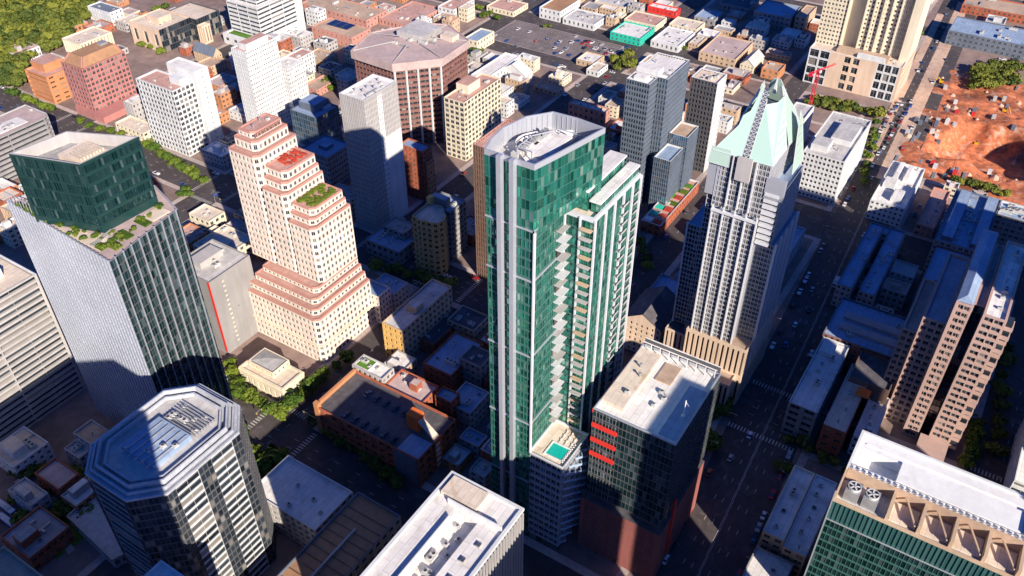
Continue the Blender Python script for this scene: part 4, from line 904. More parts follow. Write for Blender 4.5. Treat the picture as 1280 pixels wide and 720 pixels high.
def car_models():
    out = []
    for k, (l, w_, h) in enumerate(((4.4, 1.8, 1.45), (4.9, 1.95, 1.8), (5.4, 2.0, 1.85))):
        b = MB(); hw = w_ / 2; hl = l / 2; zb = .28; zm = .78 + .12 * k
        prof = [(-hl, zb), (-hl, zm - .05), (-hl + .15, zm), (hl - .1, zm - .08), (hl, zm - .25), (hl, zb)]
        for i in range(len(prof)):
            p, q = prof[i], prof[(i + 1) % len(prof)]; b.quad((p[0], -hw, p[1]), (p[0], hw, p[1]), (q[0], hw, q[1]), (q[0], -hw, q[1]))
        b.poly([(x, -hw, z) for x, z in prof][::-1]); b.poly([(x, hw, z) for x, z in prof])
        r0, r1 = (-hl * .55, hl * .25) if k < 2 else (-.2, hl * .35); b.box(r0 + .3, r1 - .3, -hw + .2, hw - .2, h - .05, h)
        nb = len(b.f)
        c = [(r0 - .25, zm), (r1 + .35, zm), (r1 - .25, h - .06), (r0 + .25, h - .06)]; iw = (.02, .02, .2, .2)
        for i in range(4):
            j = (i + 1) % 4; b.quad((c[i][0], -hw + iw[i], c[i][1]), (c[i][0], hw - iw[i], c[i][1]), (c[j][0], hw - iw[j], c[j][1]), (c[j][0], -hw + iw[j], c[j][1]))
        b.poly([(c[i][0], -hw + iw[i], c[i][1]) for i in range(4)]); b.poly([(c[i][0], hw - iw[i], c[i][1]) for i in (3, 2, 1, 0)])
        nw = len(b.f)
        for sx in (-hl * .62, hl * .62):
            for sy_ in (-1, 1):
                n0 = len(b.v)
                for yy in (sy_ * (hw - .2), sy_ * (hw + .02)): b.v += [(sx + .33 * math.cos(a * math.pi / 4), yy, .33 + .33 * math.sin(a * math.pi / 4)) for a in range(8)]
                for a in range(8): b.f.append((n0 + a, n0 + (a + 1) % 8, n0 + 8 + (a + 1) % 8, n0 + 8 + a)); b.t.append(0.)
                b.f.append(tuple(n0 + 8 + a for a in range(8))); b.t.append(0.)
        me = b.mesh('car_body', [M_PAINT, G_DARK, M_BLACK])
        for i, pl in enumerate(me.polygons): pl.material_index = 0 if i < nb else 1 if i < nw else 2
        out.append(me)
    return out
CAR = car_models()
brick_parking()
x0, x1, y0, y1 = rbk
building('office_block', 'low block with a bright green square lawn on its roof corner', 'office building', (x1 + .4, x1 + 9, y1 - 16, y1 + 2), 20, S(W_LGREY, G_DARK, 3, 3.7), R_WHITE, units=3, where='the block with the roof lawn')
B = Bld('roof_lawn', 'bright green square roof lawn with a white rim', 'lawn', x1 + 1.2, y1 - 7, 19.1); B.part('lawn', M_GRASS).box(x1 + 1.6, x1 + 8, y1 - 6.5, y1 + .8, 19.05, 19.7)
for q in ((x1 + 1.2, x1 + 1.58, y1 - 6.9, y1 + 1.2), (x1 + 8.02, x1 + 8.4, y1 - 6.9, y1 + 1.2), (x1 + 1.6, x1 + 8, y1 - 6.9, y1 - 6.52), (x1 + 1.6, x1 + 8, y1 + .82, y1 + 1.2)): B.part('rim', R_WHITE).box(*q, 19.05, 19.95)
B.finish()
building('office_block', 'low mauve roofed block between the roof lawn and the orange stair head', 'office building', (x1 + .4, x1 + 14, y1 - 38, y1 - 16.4), 16, S(W_BRICK, G_DARK, 3, 3.7), R_MAUVE, pent=[(.4, .7, .3, .5, 3)], units=4, where='the low mauve roofed block')
for (n_, a_, b_, z_, m_, rf_, lb) in (((560, 470), (606, 430), (530, 452), 12, W_BRICK, R_SHADEBLUE, 'shaded brick shop row with a blue grey roof left of the green glass tower'),
        ((585, 520), (612, 490), (560, 500), 12, W_LGREY, R_SHADEBLUE, 'pale walled shaded shop with blue roof beside the green glass tower'),
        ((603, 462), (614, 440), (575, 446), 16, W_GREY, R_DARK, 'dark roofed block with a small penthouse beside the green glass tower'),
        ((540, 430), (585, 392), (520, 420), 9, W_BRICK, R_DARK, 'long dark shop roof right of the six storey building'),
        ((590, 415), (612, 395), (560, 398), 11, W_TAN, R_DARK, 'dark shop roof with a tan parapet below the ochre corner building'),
        ((596, 560), (610, 545), (575, 545), 8, W_LGREY, R_SHADEBLUE, 'small blue roofed shop right of the brick garage'),
        ((562, 505), (575, 492), (545, 492), 18, W_BRICK, R_SHADEBLUE, 'brown brick block with blue roof behind the orange stair head'),
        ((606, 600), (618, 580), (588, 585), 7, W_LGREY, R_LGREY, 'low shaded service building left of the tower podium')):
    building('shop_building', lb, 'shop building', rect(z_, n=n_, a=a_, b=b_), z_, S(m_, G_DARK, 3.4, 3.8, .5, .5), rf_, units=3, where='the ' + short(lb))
# bottom group
rb24 = rect(18, c=(361, 568), b=(323, 603), a=(440, 615)); rb24[0] = 121
building('office_block', 'flat white roofed block half in shade right of the octagonal tower', 'office building', (rb24[0] + 8, rb24[1], rb24[2], rb24[3]), 18, S(W_LGREY, G_DARK, 3.4, 3.7), R_WHITE, W_WHITE, units=4, where='the half shaded white roof', kinds=(1, 3, 6))
r25 = rect(22, c=(445, 612), a=(500, 645), b=(365, 705))
r25[0] -= 25
def seam():
    B = Bld('market_hall', 'brown ribbed flat roof hall between the white roofs', 'hall', r25[0], r25[2]); x0, x1, y0, y1 = r25
    tier(B, R4(*r25), .13, 22, S(W_TAN, G_DARK, 4, 4), R_BROWN, W_DBLUE)
    for k in range(14):
        x = x0 + 3 + k * (x1 - x0 - 6) / 14; B.part('roof_rib', W_BRONZE).box(x, x + .25, y0 + 1, y1 - 1, 21, 21.35)
    B.part('roof_ridge', W_LGREY).box(x0 + 2, x1 - 14, (y0 + y1) / 2 - .4, (y0 + y1) / 2 + .4, 21.4, 22.2); B.finish()
seam()
r26 = rect(72, c=(563, 585), a=(652, 638), b=(460, 717)); r26[0] -= 18
def white_roof():
    x0, x1, y0, y1 = r26; z = 72
    B = Bld('office_tower', 'wide white roofed office tower with dark vertical fins and a sunken machine well', 'office tower', x0, y0)
    P_ = R4(*r26); wb = B.part('wall', W_DGREY)
    for i in range(4): face(B, wb, P_[i], P_[(i + 1) % 4], .13, z - 1.2, curt(W_DGREY, G_DARK, 1.5, 3.7))
    for k in range(int((x1 - x0) / 1.6)): B.part('fin', W_LGREY).box(x0 + 1 + k * 1.6, x0 + 1.25 + k * 1.6, y0 - .75, y0 - .01, .13, z - 1.2)
    wx0, wx1, wy0, wy1 = x0 + 22, x1 - 12, y0 + 9.5, y1 - 10
    rf = B.part('roof', R_WHITE)
    for q in ((x0 + .8, wx0, y0 + .8, y1 - .8), (wx1, x1 - .8, y0 + .8, y1 - .8), (wx0, wx1, y0 + .8, wy0), (wx0, wx1, wy1, y1 - .8)): rf.quad((q[0], q[2], z - .9), (q[1], q[2], z - .9), (q[1], q[3], z - .9), (q[0], q[3], z - .9))
    rf.quad((wx0, wy0, z - 4), (wx1, wy0, z - 4), (wx1, wy1, z - 4), (wx0, wy1, z - 4))
    for a, c in (((wx0, wy0), (wx1, wy0)), ((wx1, wy0), (wx1, wy1)), ((wx1, wy1), (wx0, wy1)), ((wx0, wy1), (wx0, wy0))): rf.quad((*c, z - 4), (*a, z - 4), (*a, z - .9), (*c, z - .9))
    cb = B.part('parapet', W_WHITE); o = inset(P_, -.3); ins = inset(P_, .8)
    for i in range(4): j = (i + 1) % 4; cb.quad((*o[i], z), (*o[j], z), (*ins[j], z), (*ins[i], z)); cb.quad((*o[i], z - 1.2), (*o[j], z - 1.2), (*o[j], z), (*o[i], z)); cb.quad((*ins[i], z), (*ins[j], z), (*ins[j], z - .9), (*ins[i], z - .9))
    B.part('screen_wall', W_WHITE).box(wx0 - 6, wx1 - 3, wy1 + .1, wy1 + .5, z - .9, z + .6); B.part('screen_wall', W_WHITE).box(x1 - 10.8, x1 - 10.4, y0 + 1.2, y1 - 6, z - .9, z + 1.8)
    B.part('penthouse', R_WARM).box(x1 - 9, x1 - 1.4, y0 + 12, y1 - 2, z - .9, z + .9)
    B.finish(); roof_units(wx0, wx1, wy0, wy1, z - 4, 14, 'the machine well of the wide white roof', kinds=(0, 1, 2, 3)); roof_units(x0 + 20, x1 - 2, y0 + 1, y0 + 8, z - .9, 4, 'the wide white roof', kinds=(6, 5))
white_roof()
building('office_tower', 'white roof corner at the bottom edge beside the octagonal tower', 'office tower', (lambda q: (q[1] - 30, q[1], q[3] - 25, q[3]))(rect(60, c=(203, 697), a=(228, 722), b=(178, 722))), 60, S(W_WHITE, G_DARK, 3, 3.7), R_WHITE, W_WHITE)
# left edge
building('office_building', 'long grey office building with dark horizontal louvre bands at the left edge', 'office building', (60, 138.7, 332.4, 372), 70, bands(W_LGREY, G_DARK, 3.2, .66, 30, d=1.2, nosill=1), R_WARM, W_WHITE, pent=[(.3, .9, .3, .7, 3)], units=5, where='the long banded grey building')
def rounded():
    xs = G(80, 150, 30)[0]; y0 = 536; B = Bld('parking_garage', 'grey garage with a rounded end and pale roof deck at the upper left', 'parking garage', 200, y0)
    pts = [(190, y0), (xs - 5, y0), (xs - 1.5, y0 + 1.5), (xs, y0 + 5), (xs, y0 + 28), (190, y0 + 28)]
    tier(B, pts, .13, 30, bands(W_GREY, G_DARK, 3.4, .45, 30, d=1.2), R_MAUVE, W_LGREY); B.part('deck_panel', R_WHITE).box(220, 260, y0 + 6, y0 + 18, 29, 29.3)
    B.finish(); roof_units(225, 275, y0 + 4, y0 + 24, 29.3, 5, 'the rounded grey garage')
rounded()
rr = rect(46.3, n=(262, 353)); 
def red_stripe():
    X, Y = G(286, 443); B = Bld('parking_garage', 'plain grey garage block with a red vertical stripe and yellow lit stair lights', 'parking garage', X, Y)
    z = 28; X, Y = G(272, 395, z); P_ = R4(X, X + 40, Y - 16, Y + 16)
    X, Y = 192.5, 292.1
    P_ = R4(X, X + 26, Y, Y + 26); z = 46
    tier(B, P_, .13, z, S(W_GREY, G_DARK, 26, 46, .02, .02), R_LGREY, W_GREY)
    B.part('red_stripe', W_REDP).box(X - .35, X - .02, Y - .2, Y + 1.1, 2, z)
    for k in range(14): B.part('stair_light', R_WARM).box(X + 7, X + 8.2, Y - .3, Y - .02, 4 + k * 2.9, 4.8 + k * 2.9)
    B.part('penthouse', W_LGREY).box(X + 6, X + 20, Y + 12, Y + 20, z - 1, z + 2.5); B.finish(); roof_units(X + 1, X + 25, Y + 1, Y + 25, z - 1, 5, 'the plain grey garage')
red_stripe()
building('low_building', 'pale cream roof with a small roof garden behind the wedge glass tower', 'shop building', (238, 262, 342, 366), 12, S(W_CREAM, G_DARK, 4, 4), R_WARM, units=4, where='the cream roof with the small garden')
for (n_, a_, b_, z_, lb) in (((262, 278), (279, 264), (236, 266), 9, 'cream flat roof nearest the small plaza'), ((283, 304), (296, 293), (264, 284), 9, 'cream stepped roof left of the stepped pink tower'), ((186, 176), (184, 152), (150, 150), 7, 'cream low building with an orange court behind the wedge glass tower')):
    building('low_building', lb, 'shop building', rect(z_, n=n_, a=a_, b=b_), z_, S(W_CREAM, G_DARK, 4, 4), R_WARM, units=3, where='the ' + short(lb))
# classical building
rc = rect(9.2, n=(352.5, 487), a=(380, 465), b=(297.5, 459))
def classical():
    x0, x1, y0, y1 = rc; B = Bld('classical_building', 'small cream classical building with arched windows and a raised grey centre roof', 'civic building', x0, y0)
    tier(B, R4(*rc), .13, 9.2, S(W_CREAM, G_DARK, 3.6, 8.6, .34, .45, .5, sill=.3), R_WARM, W_CREAM, pw=1.1)
    m = rect(12.2, n=(339, 467), a=(362, 450), b=(311, 450)); tier(B, R4(*m), 8.4, 12.2, S(W_CREAM, G_DARK, 3, 3.4, .3, .4), R_GREY, W_CREAM, wallname='upper_wall')
    cx, cy_ = (m[0] + m[1]) / 2, (m[2] + m[3]) / 2; hp = B.part('hipped_roof', R_GREY); ins = inset(R4(*m), .9)
    for i in range(4): hp.poly([(*ins[i], 12.3), (*ins[(i + 1) % 4], 12.3), (cx, cy_, 13.8)])
    cb = B.part('cornice', W_CREAM); P_ = R4(*rc)
    for i in range(4): cb.bar((*P_[i], 8.2), (*P_[(i + 1) % 4], 8.2), .7, .5)
    B.finish()
classical()
# bottom left
B = Bld('pavilion', 'pale triangular plaza pavilion roof in shade left of the octagonal tower', 'pavilion', *G(118, 640, 5))
pts = [G(118, 613, 6), G(83, 645, 6), G(140, 700, 6), G(158, 690, 6)]; pts = sorted(pts, key=lambda p: math.atan2(p[1] - sum(q[1] for q in pts) / 4, p[0] - sum(q[0] for q in pts) / 4))
tier(B, pts, .13, 6, S(W_LGREY, G_DARK, 3, 6), R_LGREY); B.finish()
for (n_, a_, b_, z_, lb) in (((100, 575), (112, 560), (80, 560), 8, 'small shaded pale roofed kiosk by the plaza'), ((118, 560), (140, 540), (92, 540), 14, 'low brown roofed annex at the foot of the wedge glass tower')):
    building('low_building', lb, 'shop building', rect(z_, n=n_, a=a_, b=b_), z_, S(W_LGREY, G_DARK, 4, 4), R_TAN if z_ > 10 else R_LGREY, units=3, where='the ' + short(lb))
building('office_building', 'tan roofed building cut by the bottom left corner', 'office building', (lambda q: (q[0] - 30, q[0], q[1] - 25, q[1]))(G(5, 682, 40)), 40, S(W_TAN, G_DARK, 3, 3.7), R_TAN)
b = MB(); b.poly([(*G(*p), .15) for p in ((60, 600), (125, 560), (150, 640), (70, 700), (20, 640))][::-1]); solo('plaza_lawn', b, M_GRASS, kind='structure')
for p, q in (((62, 604), (128, 650)), ((40, 650), (120, 575)), ((22, 600), (90, 690))):
    m = MB(); a_, c_ = G(*p), G(*q); m.bar((*a_, .16), (*c_, .16), 3.0, .06); solo('plaza_path', m, M_CONC, kind='structure')

# ------------------------------------------------------------------ right half
def red_top():
    x0, x1, y0, y1 = 190.5, 231.5, 56.5, 88.5; z = 78
    B = Bld('glass_office', 'dark teal glass office with red panels and half shaded roof on a red podium', 'office tower', x0, y0); B.pn = 'glass_panel'; B.minpx = 6
    c0 = R4(x0 + 3, x1, y0 + 2, y1); pw_ = B.part('podium_wall', W_REDST)
    for i in range(4): face(B, pw_, R4(x0 - 1, x1, y0, y1 + 1)[i], R4(x0 - 1, x1, y0, y1 + 1)[(i + 1) % 4], .13, 30, S(W_REDST, G_DARK, 30, 1.5, .9, .25, .4, nosill=1))
    B.part('podium_roof', R_DARK).poly([(x, y, 30) for x, y in R4(x0 - 1, x1, y0, y1 + 1)])
    P_ = R4(x0 + .6, x1 - .3, y0 + .5, y1 - .3); wb = B.part('wall', W_DGREY); yb = y1 - 10.5
    for i in (0, 1, 2): face(B, wb, P_[i], P_[(i + 1) % 4], 33, z, curt(W_DGREY, G_TEAL, 1.5, 3.8, .92, .9, .15))
    face(B, wb, (P_[3][0], yb), P_[0], 33, z, curt(W_DGREY, G_TEAL, 1.5, 3.8, .92, .9, .15)); face(B, wb, P_[3], (P_[3][0], yb), 33, z, curt(W_DGREY, G_TEAL, 2.4, 3.8, .92, .86, .3))
    B.part('neck_wall', W_DGREY).prism(R4(x0 + 1.6, x1 - 1, y0 + 1.5, y1 - 1), 30, 33, False)
    for zz in (55, 62.5, 70): B.part('red_panel', W_REDP).box(x0 - .1, x0 + .55, yb + .3, y1 - .4, zz, zz + 1.7)
    B.part('red_edge', W_REDP).box(x0 + .4, x1 - .6, y1 - .29, y1 - .05, z - 1.5, z + .2)
    B.part('red_fin', W_REDP).box(x0 + 9, x0 + 10.2, y0 - .8, y0 - .02, 8, 40)
    roofing(B, P_, z + .5, R_WHITE, W_METAL, .5, 1.3)
    tf = B.part('top_frame', W_METAL)
    for i in range(4): tf.quad((*P_[i], z), (*P_[(i + 1) % 4], z), (*P_[(i + 1) % 4], z + .5), (*P_[i], z + .5))
    B.part('white_deck', R_WARM).box(x0 + 5.5, x1 - 4, yb + 1, y1 - .9, z - .8, z + 1.2)
    B.part('sand_deck', R_TAN).box(x0 + 26, x0 + 36, y0 + 14, y0 + 20, z - .8, z - .2); B.part('shaded_roof_sheet', R_SHADEBLUE).box(x0 + 3, x0 + 30, y0 + 1.5, y0 + 8, z - .8, z - .6)  # blue sheet laid where the roof is only in shade
    for k in range(8): B.part('screen_post', R_WHITE).box(x1 - 3.3, x1 - 3.0, y0 + 2 + k * 3.6, y0 + 2.25 + k * 3.6, z - .8, z + 3.6)
    B.part('screen_rail', R_WHITE).bar((x1 - 3.15, y0 + 1.5, z + 3.7), (x1 - 3.15, y1 - 1, z + 3.7), .3); B.part('screen_rail', R_WHITE).bar((x1 - .8, y0 + 1, z + 3.7), (x1 - .8, y1 - 1, z + 3.7), .3)
    B.part('back_screen', W_DGREY).box(x1 - .75, x1 - .5, y0 + 1, y1 - 1, z + .55, z + 3.5)
    B.finish(); roof_units(x0 + 12, x0 + 26, y0 + 11, y0 + 19, z - .8, 6, 'the teal glass office roof', kinds=(0, 1, 2, 3)); roof_units(x0 + 8, x1 - 6, yb + 1, y1 - 2, z + 1.2, 4, 'the teal office white deck', kinds=(5, 6, 1))
    m = MB(); m.cyl(x0 + 15, y0 + 4, z - .8, z + 7, .22, 8); m.cyl(x0 + 15, y0 + 4, z - .8, z - .2, .9, 8); m.bar((x0 + 15, y0 + 4, z + 6.5), (x0 + 15, y0 + 2, z + 4), .12); solo('antenna_mast', m, R_WHITE, 'slim white mast on the shaded side of the teal glass office roof', 'antenna')
red_top()
gabled('parking_annex', 'beige annex with tall fins and a dark pitched roof left of the crowned tower', 'annex', (304, 330, 108, 128), 20, 26, W_BIEGE, R_DARK, 'x', G_WARM)
building('low_building', 'shaded blue grey roof beside the beige annex', 'shop building', (318, 360, 112, 132), 9, S(W_GREY, G_DARK, 4, 4), R_SHADEBLUE, units=4, where='the shaded roof beside the beige annex')
building('podium_block', 'brown roofed terrace between teal glass office and crowned tower', 'podium', (262, 283, 84, 106), 16, S(W_BIEGE, G_DARK, 4, 6), R_TAN)
building('low_building', 'low tan terrace block in front of the beige annex', 'shop building', (236, 258, 92, 110), 12, S(W_BIEGE, G_DARK, 4, 6), R_TAN, units=2, where='the low tan terrace block')
# glass cluster behind
G_CL = curt(W_GFRAME, G_BLUE, 1.5, 3.3, .86, .7, .3)
building('apartment_tower', 'dark glazed apartment tower, leftmost of the glass cluster behind the green tower', 'apartment tower', (422, 433, 177, 191.5), 84, curt(W_DBLUE, G_TEAL, 1.6, 3.3, .82, .7, .5), R_WHITE, W_WHITE, pent=[(.3, .8, .3, .8, 1)])
building('apartment_tower', 'white roofed glass apartment slab in the middle of the glass cluster', 'apartment tower', (433.3, 464.5, 171, 192), 84, curt(W_DBLUE, G_BLUE, 1.7, 3.3, .8, .74, .5), R_WHITE, W_WHITE, pent=[(.0, .25, .3, .95, 3)], units=5, where='the white roofed glass slab')
building('apartment_tower', 'grey balcony apartment tower, rightmost of the glass cluster', 'apartment tower', rect(64, n=(891, 103), a=(915, 94), b=(864, 96)), 64, S(W_DGREY, G_SHADE, 2.1, 3.3, .66, .62, .9), R_WARM, W_WHITE, faces={0: S(W_WHITE, G_SHADE, 3, 3.3, .6, .6, 1.0)}, units=4, where='the grey balcony tower')  # brightness of the sunlit side put into white walls, rest dark grey
building('glass_block', 'lower blue glass block with a planted terrace in the glass cluster', 'apartment tower', (444.6, 462, 158.5, 170.6), 45, curt(W_DBLUE, G_BLUE, 1.3, 3.3, .8, .95, .3), R_TAN, W_WHITE)
building('glass_block', 'narrow shaded blue glass wing below the white roofed glass slab', 'apartment tower', (425, 444.2, 160, 170.6), 38, curt(W_DBLUE, G_BLUE, 1.3, 3.3, .8, .95, .3), R_SHADEBLUE, W_WHITE)
building('garage', 'low garage with a planted red and green roof court in front of the glass cluster', 'parking garage', rect(8, n=(828, 290), a=(868, 225), b=(806, 270)), 8, S(W_BRICK, G_DARK, 4, 4, .5, .5), R_PINK, W_WHITE, units=4, where='the planted garage roof')
gx0, gx1, gy0, gy1 = rect(8, n=(828, 290), a=(868, 225), b=(806, 270)); gr = random.Random(4)
for k in range(14):
    m = MB(); x = gx0 + 2 + (k // 2) * (gx1 - gx0 - 4) / 7; y = gy0 + 1.5 + (k % 2) * (gy1 - gy0) * .45
    m.box(x, x + 4.2, y, y + (gy1 - gy0) * .36, 7, 7.5 + gr.random() * .6); solo('planting_bed', m, gr.choice((M_FLOWER, M_LEAF, M_GRASS, R_WHITE, W_TURQ)), f'{ORD[k // 2]} planting bed, {"nearer" if k % 2 == 0 else "farther"} row, on the planted garage roof', 'planter')
# hotel
def hotel():
    x0, y0, x1, y1 = 655.5, 78, 700, 147; B = Bld('hotel', 'huge cream hotel tower on a tan podium with square bay windows, beside the wide avenue', 'hotel', x0, y0)
    P_ = R4(x0, x1, y0, y1); wb = B.part('podium_wall', W_BIEGE)
    def seg(ya, yb, st, z0=.13, z1=28, xx=x0): face(B, B.part('podium_wall', st['wall']), (xx, ya), (xx, yb), z0, z1, st)
    gw = S(W_WHITE, G_DARK, 6, 6.8, .8, .8, .8); pl = S(W_BIEGE, G_DARK, 50, 30, .01, .01)
    seg(147, 131, S(W_WHITE, G_DARK, 8, 6.8, .84, .82, .8)); seg(131, 121, pl); seg(121, 108, S(W_BIEGE, G_DARK, 6.5, 6.8, .7, .7, 1.0)); seg(108, 96, pl); seg(96, 80, gw)
    face(B, wb, P_[0], P_[1], .13, 28, S(W_LGREY, G_DARK, 6, 6.8, .6, .5)); face(B, wb, P_[1], P_[2], .13, 28, pl); face(B, wb, P_[2], P_[3], .13, 28, pl)
    B.part('podium_wall', W_BIEGE).quad((x0, 80, .13), (x0, 78, .13), (x0, 78, 28), (x0, 80, 28))
    roofing(B, P_, 28.01, R_WARM, W_WHITE, .8, .6); B.part('roof_terrace', R_TAN).box(659, 668, 90, 128, 27.5, 30); B.part('glass_canopy', W_WHITE).box(657, 659.8, 92, 112, 27.5, 30.6)
    hs = S(W_CREAM, G_DARK, 2.6, 3.3, .58, .5, .5)
    tw = [(668, 700, 128.5, 147), (674, 700, 116, 128.4), (669, 700, 92, 115.9), (672, 700, 84.5, 91.9), (668, 700, 78, 84.4)]
    for i, (a, c, d, e) in enumerate(tw):
        st = hs if i in (0, 2) else S(W_CREAM, G_DARK, 60, 100, .01, .01) if i != 3 else S(W_LGREY, G_SHADE, 1.2, 3.3, .3, .8, .3)
        tier(B, R4(a, c, d, e), 27.4, 104 + i * .02, st, R_WARM, W_CREAM, wallname='tower_wall')
    for y in (128.45, 115.95, 110, 104, 98, 91.95): B.part('rib', W_CREAM).box(667.2, 668.95 if y not in (128.45,) else 667.95, y - .5, y + .5, 27.4, 104)
    B.finish(); roof_units(657, 667, 80, 90, 27.4, 3, 'the hotel podium roof')
hotel()
# apartments right of the crowned tower
ra = rect(31, n=(1060, 202), a=(1087, 150), b=(1003, 190)); ra[0] = max(ra[0], 440)
building('apartment_block', 'white grid apartment block with a shaded roof right of the crowned tower', 'apartment block', ra, 31, S(W_WHITE, G_DARK, 2.6, 3.3, .6, .55, .6), R_LGREY, W_WHITE, pent=[(.35, .75, .1, .6, 2.5), (.1, .3, .5, .9, 3)], units=10, where='the white grid apartment block')
building('apartment_block', 'narrow white apartment building with a red painted end left of the grid block', 'apartment block', rect(26, n=(1006, 152), a=(1016, 132), b=(985, 140)), 26, S(W_WHITE, G_DARK, 2.6, 3.3, .5, .5), R_LGREY, W_WHITE)
building('terrace_block', 'low shaded terrace roofs at the foot of the crowned tower by the avenue', 'podium', (350, 440, 78, 100), 12, S(W_LGREY, G_DARK, 4, 4), R_SHADEBLUE, units=9, where='the low shaded terrace roofs')
building('podium_block', 'narrow sunlit tan roof strip along the avenue under the crowned tower', 'podium', (338.2, 349.8, 68, 92), 14, S(W_BIEGE, G_DARK, 4, 4), R_TAN)
rq = rect(13.5, n=(1135, 262), a=(1153, 211), b=(1090, 250), c=(1115, 199))
building('apartment_block', 'white stepped roof apartment block across the avenue', 'apartment block', rq, 13.5, S(W_WHITE, G_DARK, 3, 3.4, .5, .5), R_WHITE, W_WHITE, pent=[(.1, .3, .2, .5, 2.5), (.35, .5, .55, .9, 3), (.6, .9, .3, .45, 2.5), (.55, .95, .6, .75, 2)], units=8, where='the white stepped roof')
building('shop_building', 'long narrow pink roofed building right of the white stepped roof', 'shop building', rect(8, n=(1168, 287), a=(1188, 239), b=(1146, 278)), 8, S(W_PINK, G_DARK, 4, 4), R_PINK, units=3, where='the pink roofed building')
ru = rect(11, n=(1098, 378), a=(1127, 290), b=(1050, 365), c=(1078, 287))
def u_block():
    x0, x1, y0, y1 = ru; B = Bld('apartment_block', 'shaded blue roofed apartment block with a narrow inner courtyard', 'apartment block', x0, y0); m0, m1 = y0 + (y1 - y0) * .42, y0 + (y1 - y0) * .6
    for q in ((x0, x1, y0, m0), (x0, x1, m1, y1), (x1 - 8, x1, m0 + .02, m1 - .02)): tier(B, R4(*q), .13, 15 if q[3] != m1 - .02 else 14.98, S(W_LGREY, G_DARK, 3, 3.6, .5, .5), R_SHADEBLUE, W_DBLUE)
    B.finish(); roof_units(x0, x1 - 8, y0, m0, 14, 9, 'the near wing of the courtyard block'); roof_units(x0, x1, m1, y1, 14, 6, 'the far wing of the courtyard block')
u_block()
rdg = rect(21, c=(1050, 370), a=(1137, 398), b=(1037, 410)); rdg[2] = 6
building('parking_garage', 'dark shaded garage with two pale sunlit roof strips', 'parking garage', (344, 377, 3, 41), 21, S(W_BROWN, G_DARK, 3, 3.2, .5, .5, .8), R_SHADEBLUE, W_DBLUE, units=4, where='the dark shaded garage')
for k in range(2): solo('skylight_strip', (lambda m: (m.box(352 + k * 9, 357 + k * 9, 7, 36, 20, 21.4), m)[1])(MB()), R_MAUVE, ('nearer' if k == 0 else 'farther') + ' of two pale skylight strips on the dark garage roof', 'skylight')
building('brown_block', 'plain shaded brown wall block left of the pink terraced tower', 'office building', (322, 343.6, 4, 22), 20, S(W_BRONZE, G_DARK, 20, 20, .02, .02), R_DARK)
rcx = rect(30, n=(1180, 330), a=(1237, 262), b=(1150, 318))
building('apartment_complex', 'large shaded blue roofed apartment complex behind the pink terraced tower', 'apartment block', (440, 500, -12, 12), 30, S(W_GREY, G_DARK, 3, 3.4, .6, .5), R_SHADEBLUE, W_DBLUE, pent=[(.05, .95, .05, .3, 1.5), (.05, .95, .65, .9, 1.5)], units=26, where='the blue roofed apartment complex')
building('apartment_complex', 'right wing of the blue roofed complex beside the excavation', 'apartment block', (484, 500, -36, -12.4), 30, S(W_GREY, G_DARK, 3, 3.4, .6, .5), R_SHADEBLUE, W_WHITE, units=9, where='the right wing of the blue roofed complex')
building('office_block', 'stepped dark banded block between blue complex and pink terraced tower', 'office building', (390, 439.6, -8, 10), 27, bands(W_DBLUE, G_DARK, 3.4, .5, 10), R_SHADEBLUE, W_BROWN, units=5, where='the stepped dark banded block')
# pink terraced tower
def pink():
    B = Bld('terraced_tower', 'pink concrete tower of two slanting window stacks split by a dark recess', 'office tower', 320, -30)
    st = S(W_PINK2, G_DARK, 3.1, 3.6, .9, .58, 1.3); sm = S(W_PINK2, G_DARK, 2.8, 3.6, .66, .58, .8)
    def t(x0, x1, y0, y1, z1, s_, roof=R_SHADEBLUE, f=None, wn='wall'): tier(B, R4(x0, x1, y0, y1), .13, z1, s_, roof, W_PINK2, wallname=wn, faces=f, pw=.9)
    t(321, 382, -13.4, -6.8, 78, st, f={3: S(W_PINK2, G_DARK, 3.3, 3.6, .86, .6, .6, nosill=1, edge=.7)}); t(326, 380, -6.7, 2.5, 62, sm, R_SHADEBLUE)
    t(330, 372, 2.6, 8.5, 50, sm, R_GREY)
    t(318.5, 378, -26, -17.4, 78, sm, R_WHITE, f={3: S(W_PINK2, G_DARK, 3.4, 3.6, .86, .6, .6, nosill=1, edge=.7)}, wn='right_wall'); t(326, 376, -17.3, -13.5, 76, curt(W_DGREY, G_DARK, 1.8, 3.6), R_GREY, wn='recess_wall')
    # staggered window bays on the right shoulder
    for k in range(20):
        z = 4 + k * 3.6; d = (k % 2) * 1.4
        B.part('window_bay', W_PINK2).box(319 + d, 325 + d, -29.2, -26.05, z, z + 1.6)
        B.part('bay_window', G_DARK).box(319.6 + d, 324.6 + d, -28.6, -26.06, z + 1.62, z + 3.4)
    pr_ = B.part('pitched_roof', R_SHADEBLUE); pr_.v += [(322, -13, 78.1), (381, -13, 78.1), (381, -6.9, 78.1), (322, -6.9, 78.1), (326, -10, 79.4), (378, -10, 79.4)]
    pr_.f += [(0, 1, 5, 4), (2, 3, 4, 5), (1, 2, 5), (3, 0, 4)]; pr_.t += [0.] * 4
    B.part('plaza_base', W_PINK2).box(300, 318.2, -26, -14, .13, 7); B.finish(); roof_units(322, 376, -25.5, -19.6, 77, 7, 'the pink terraced tower')
W_PINK2 = matte('rose_concrete', (.50, .34, .29), var=.12, streak=True)
pink()
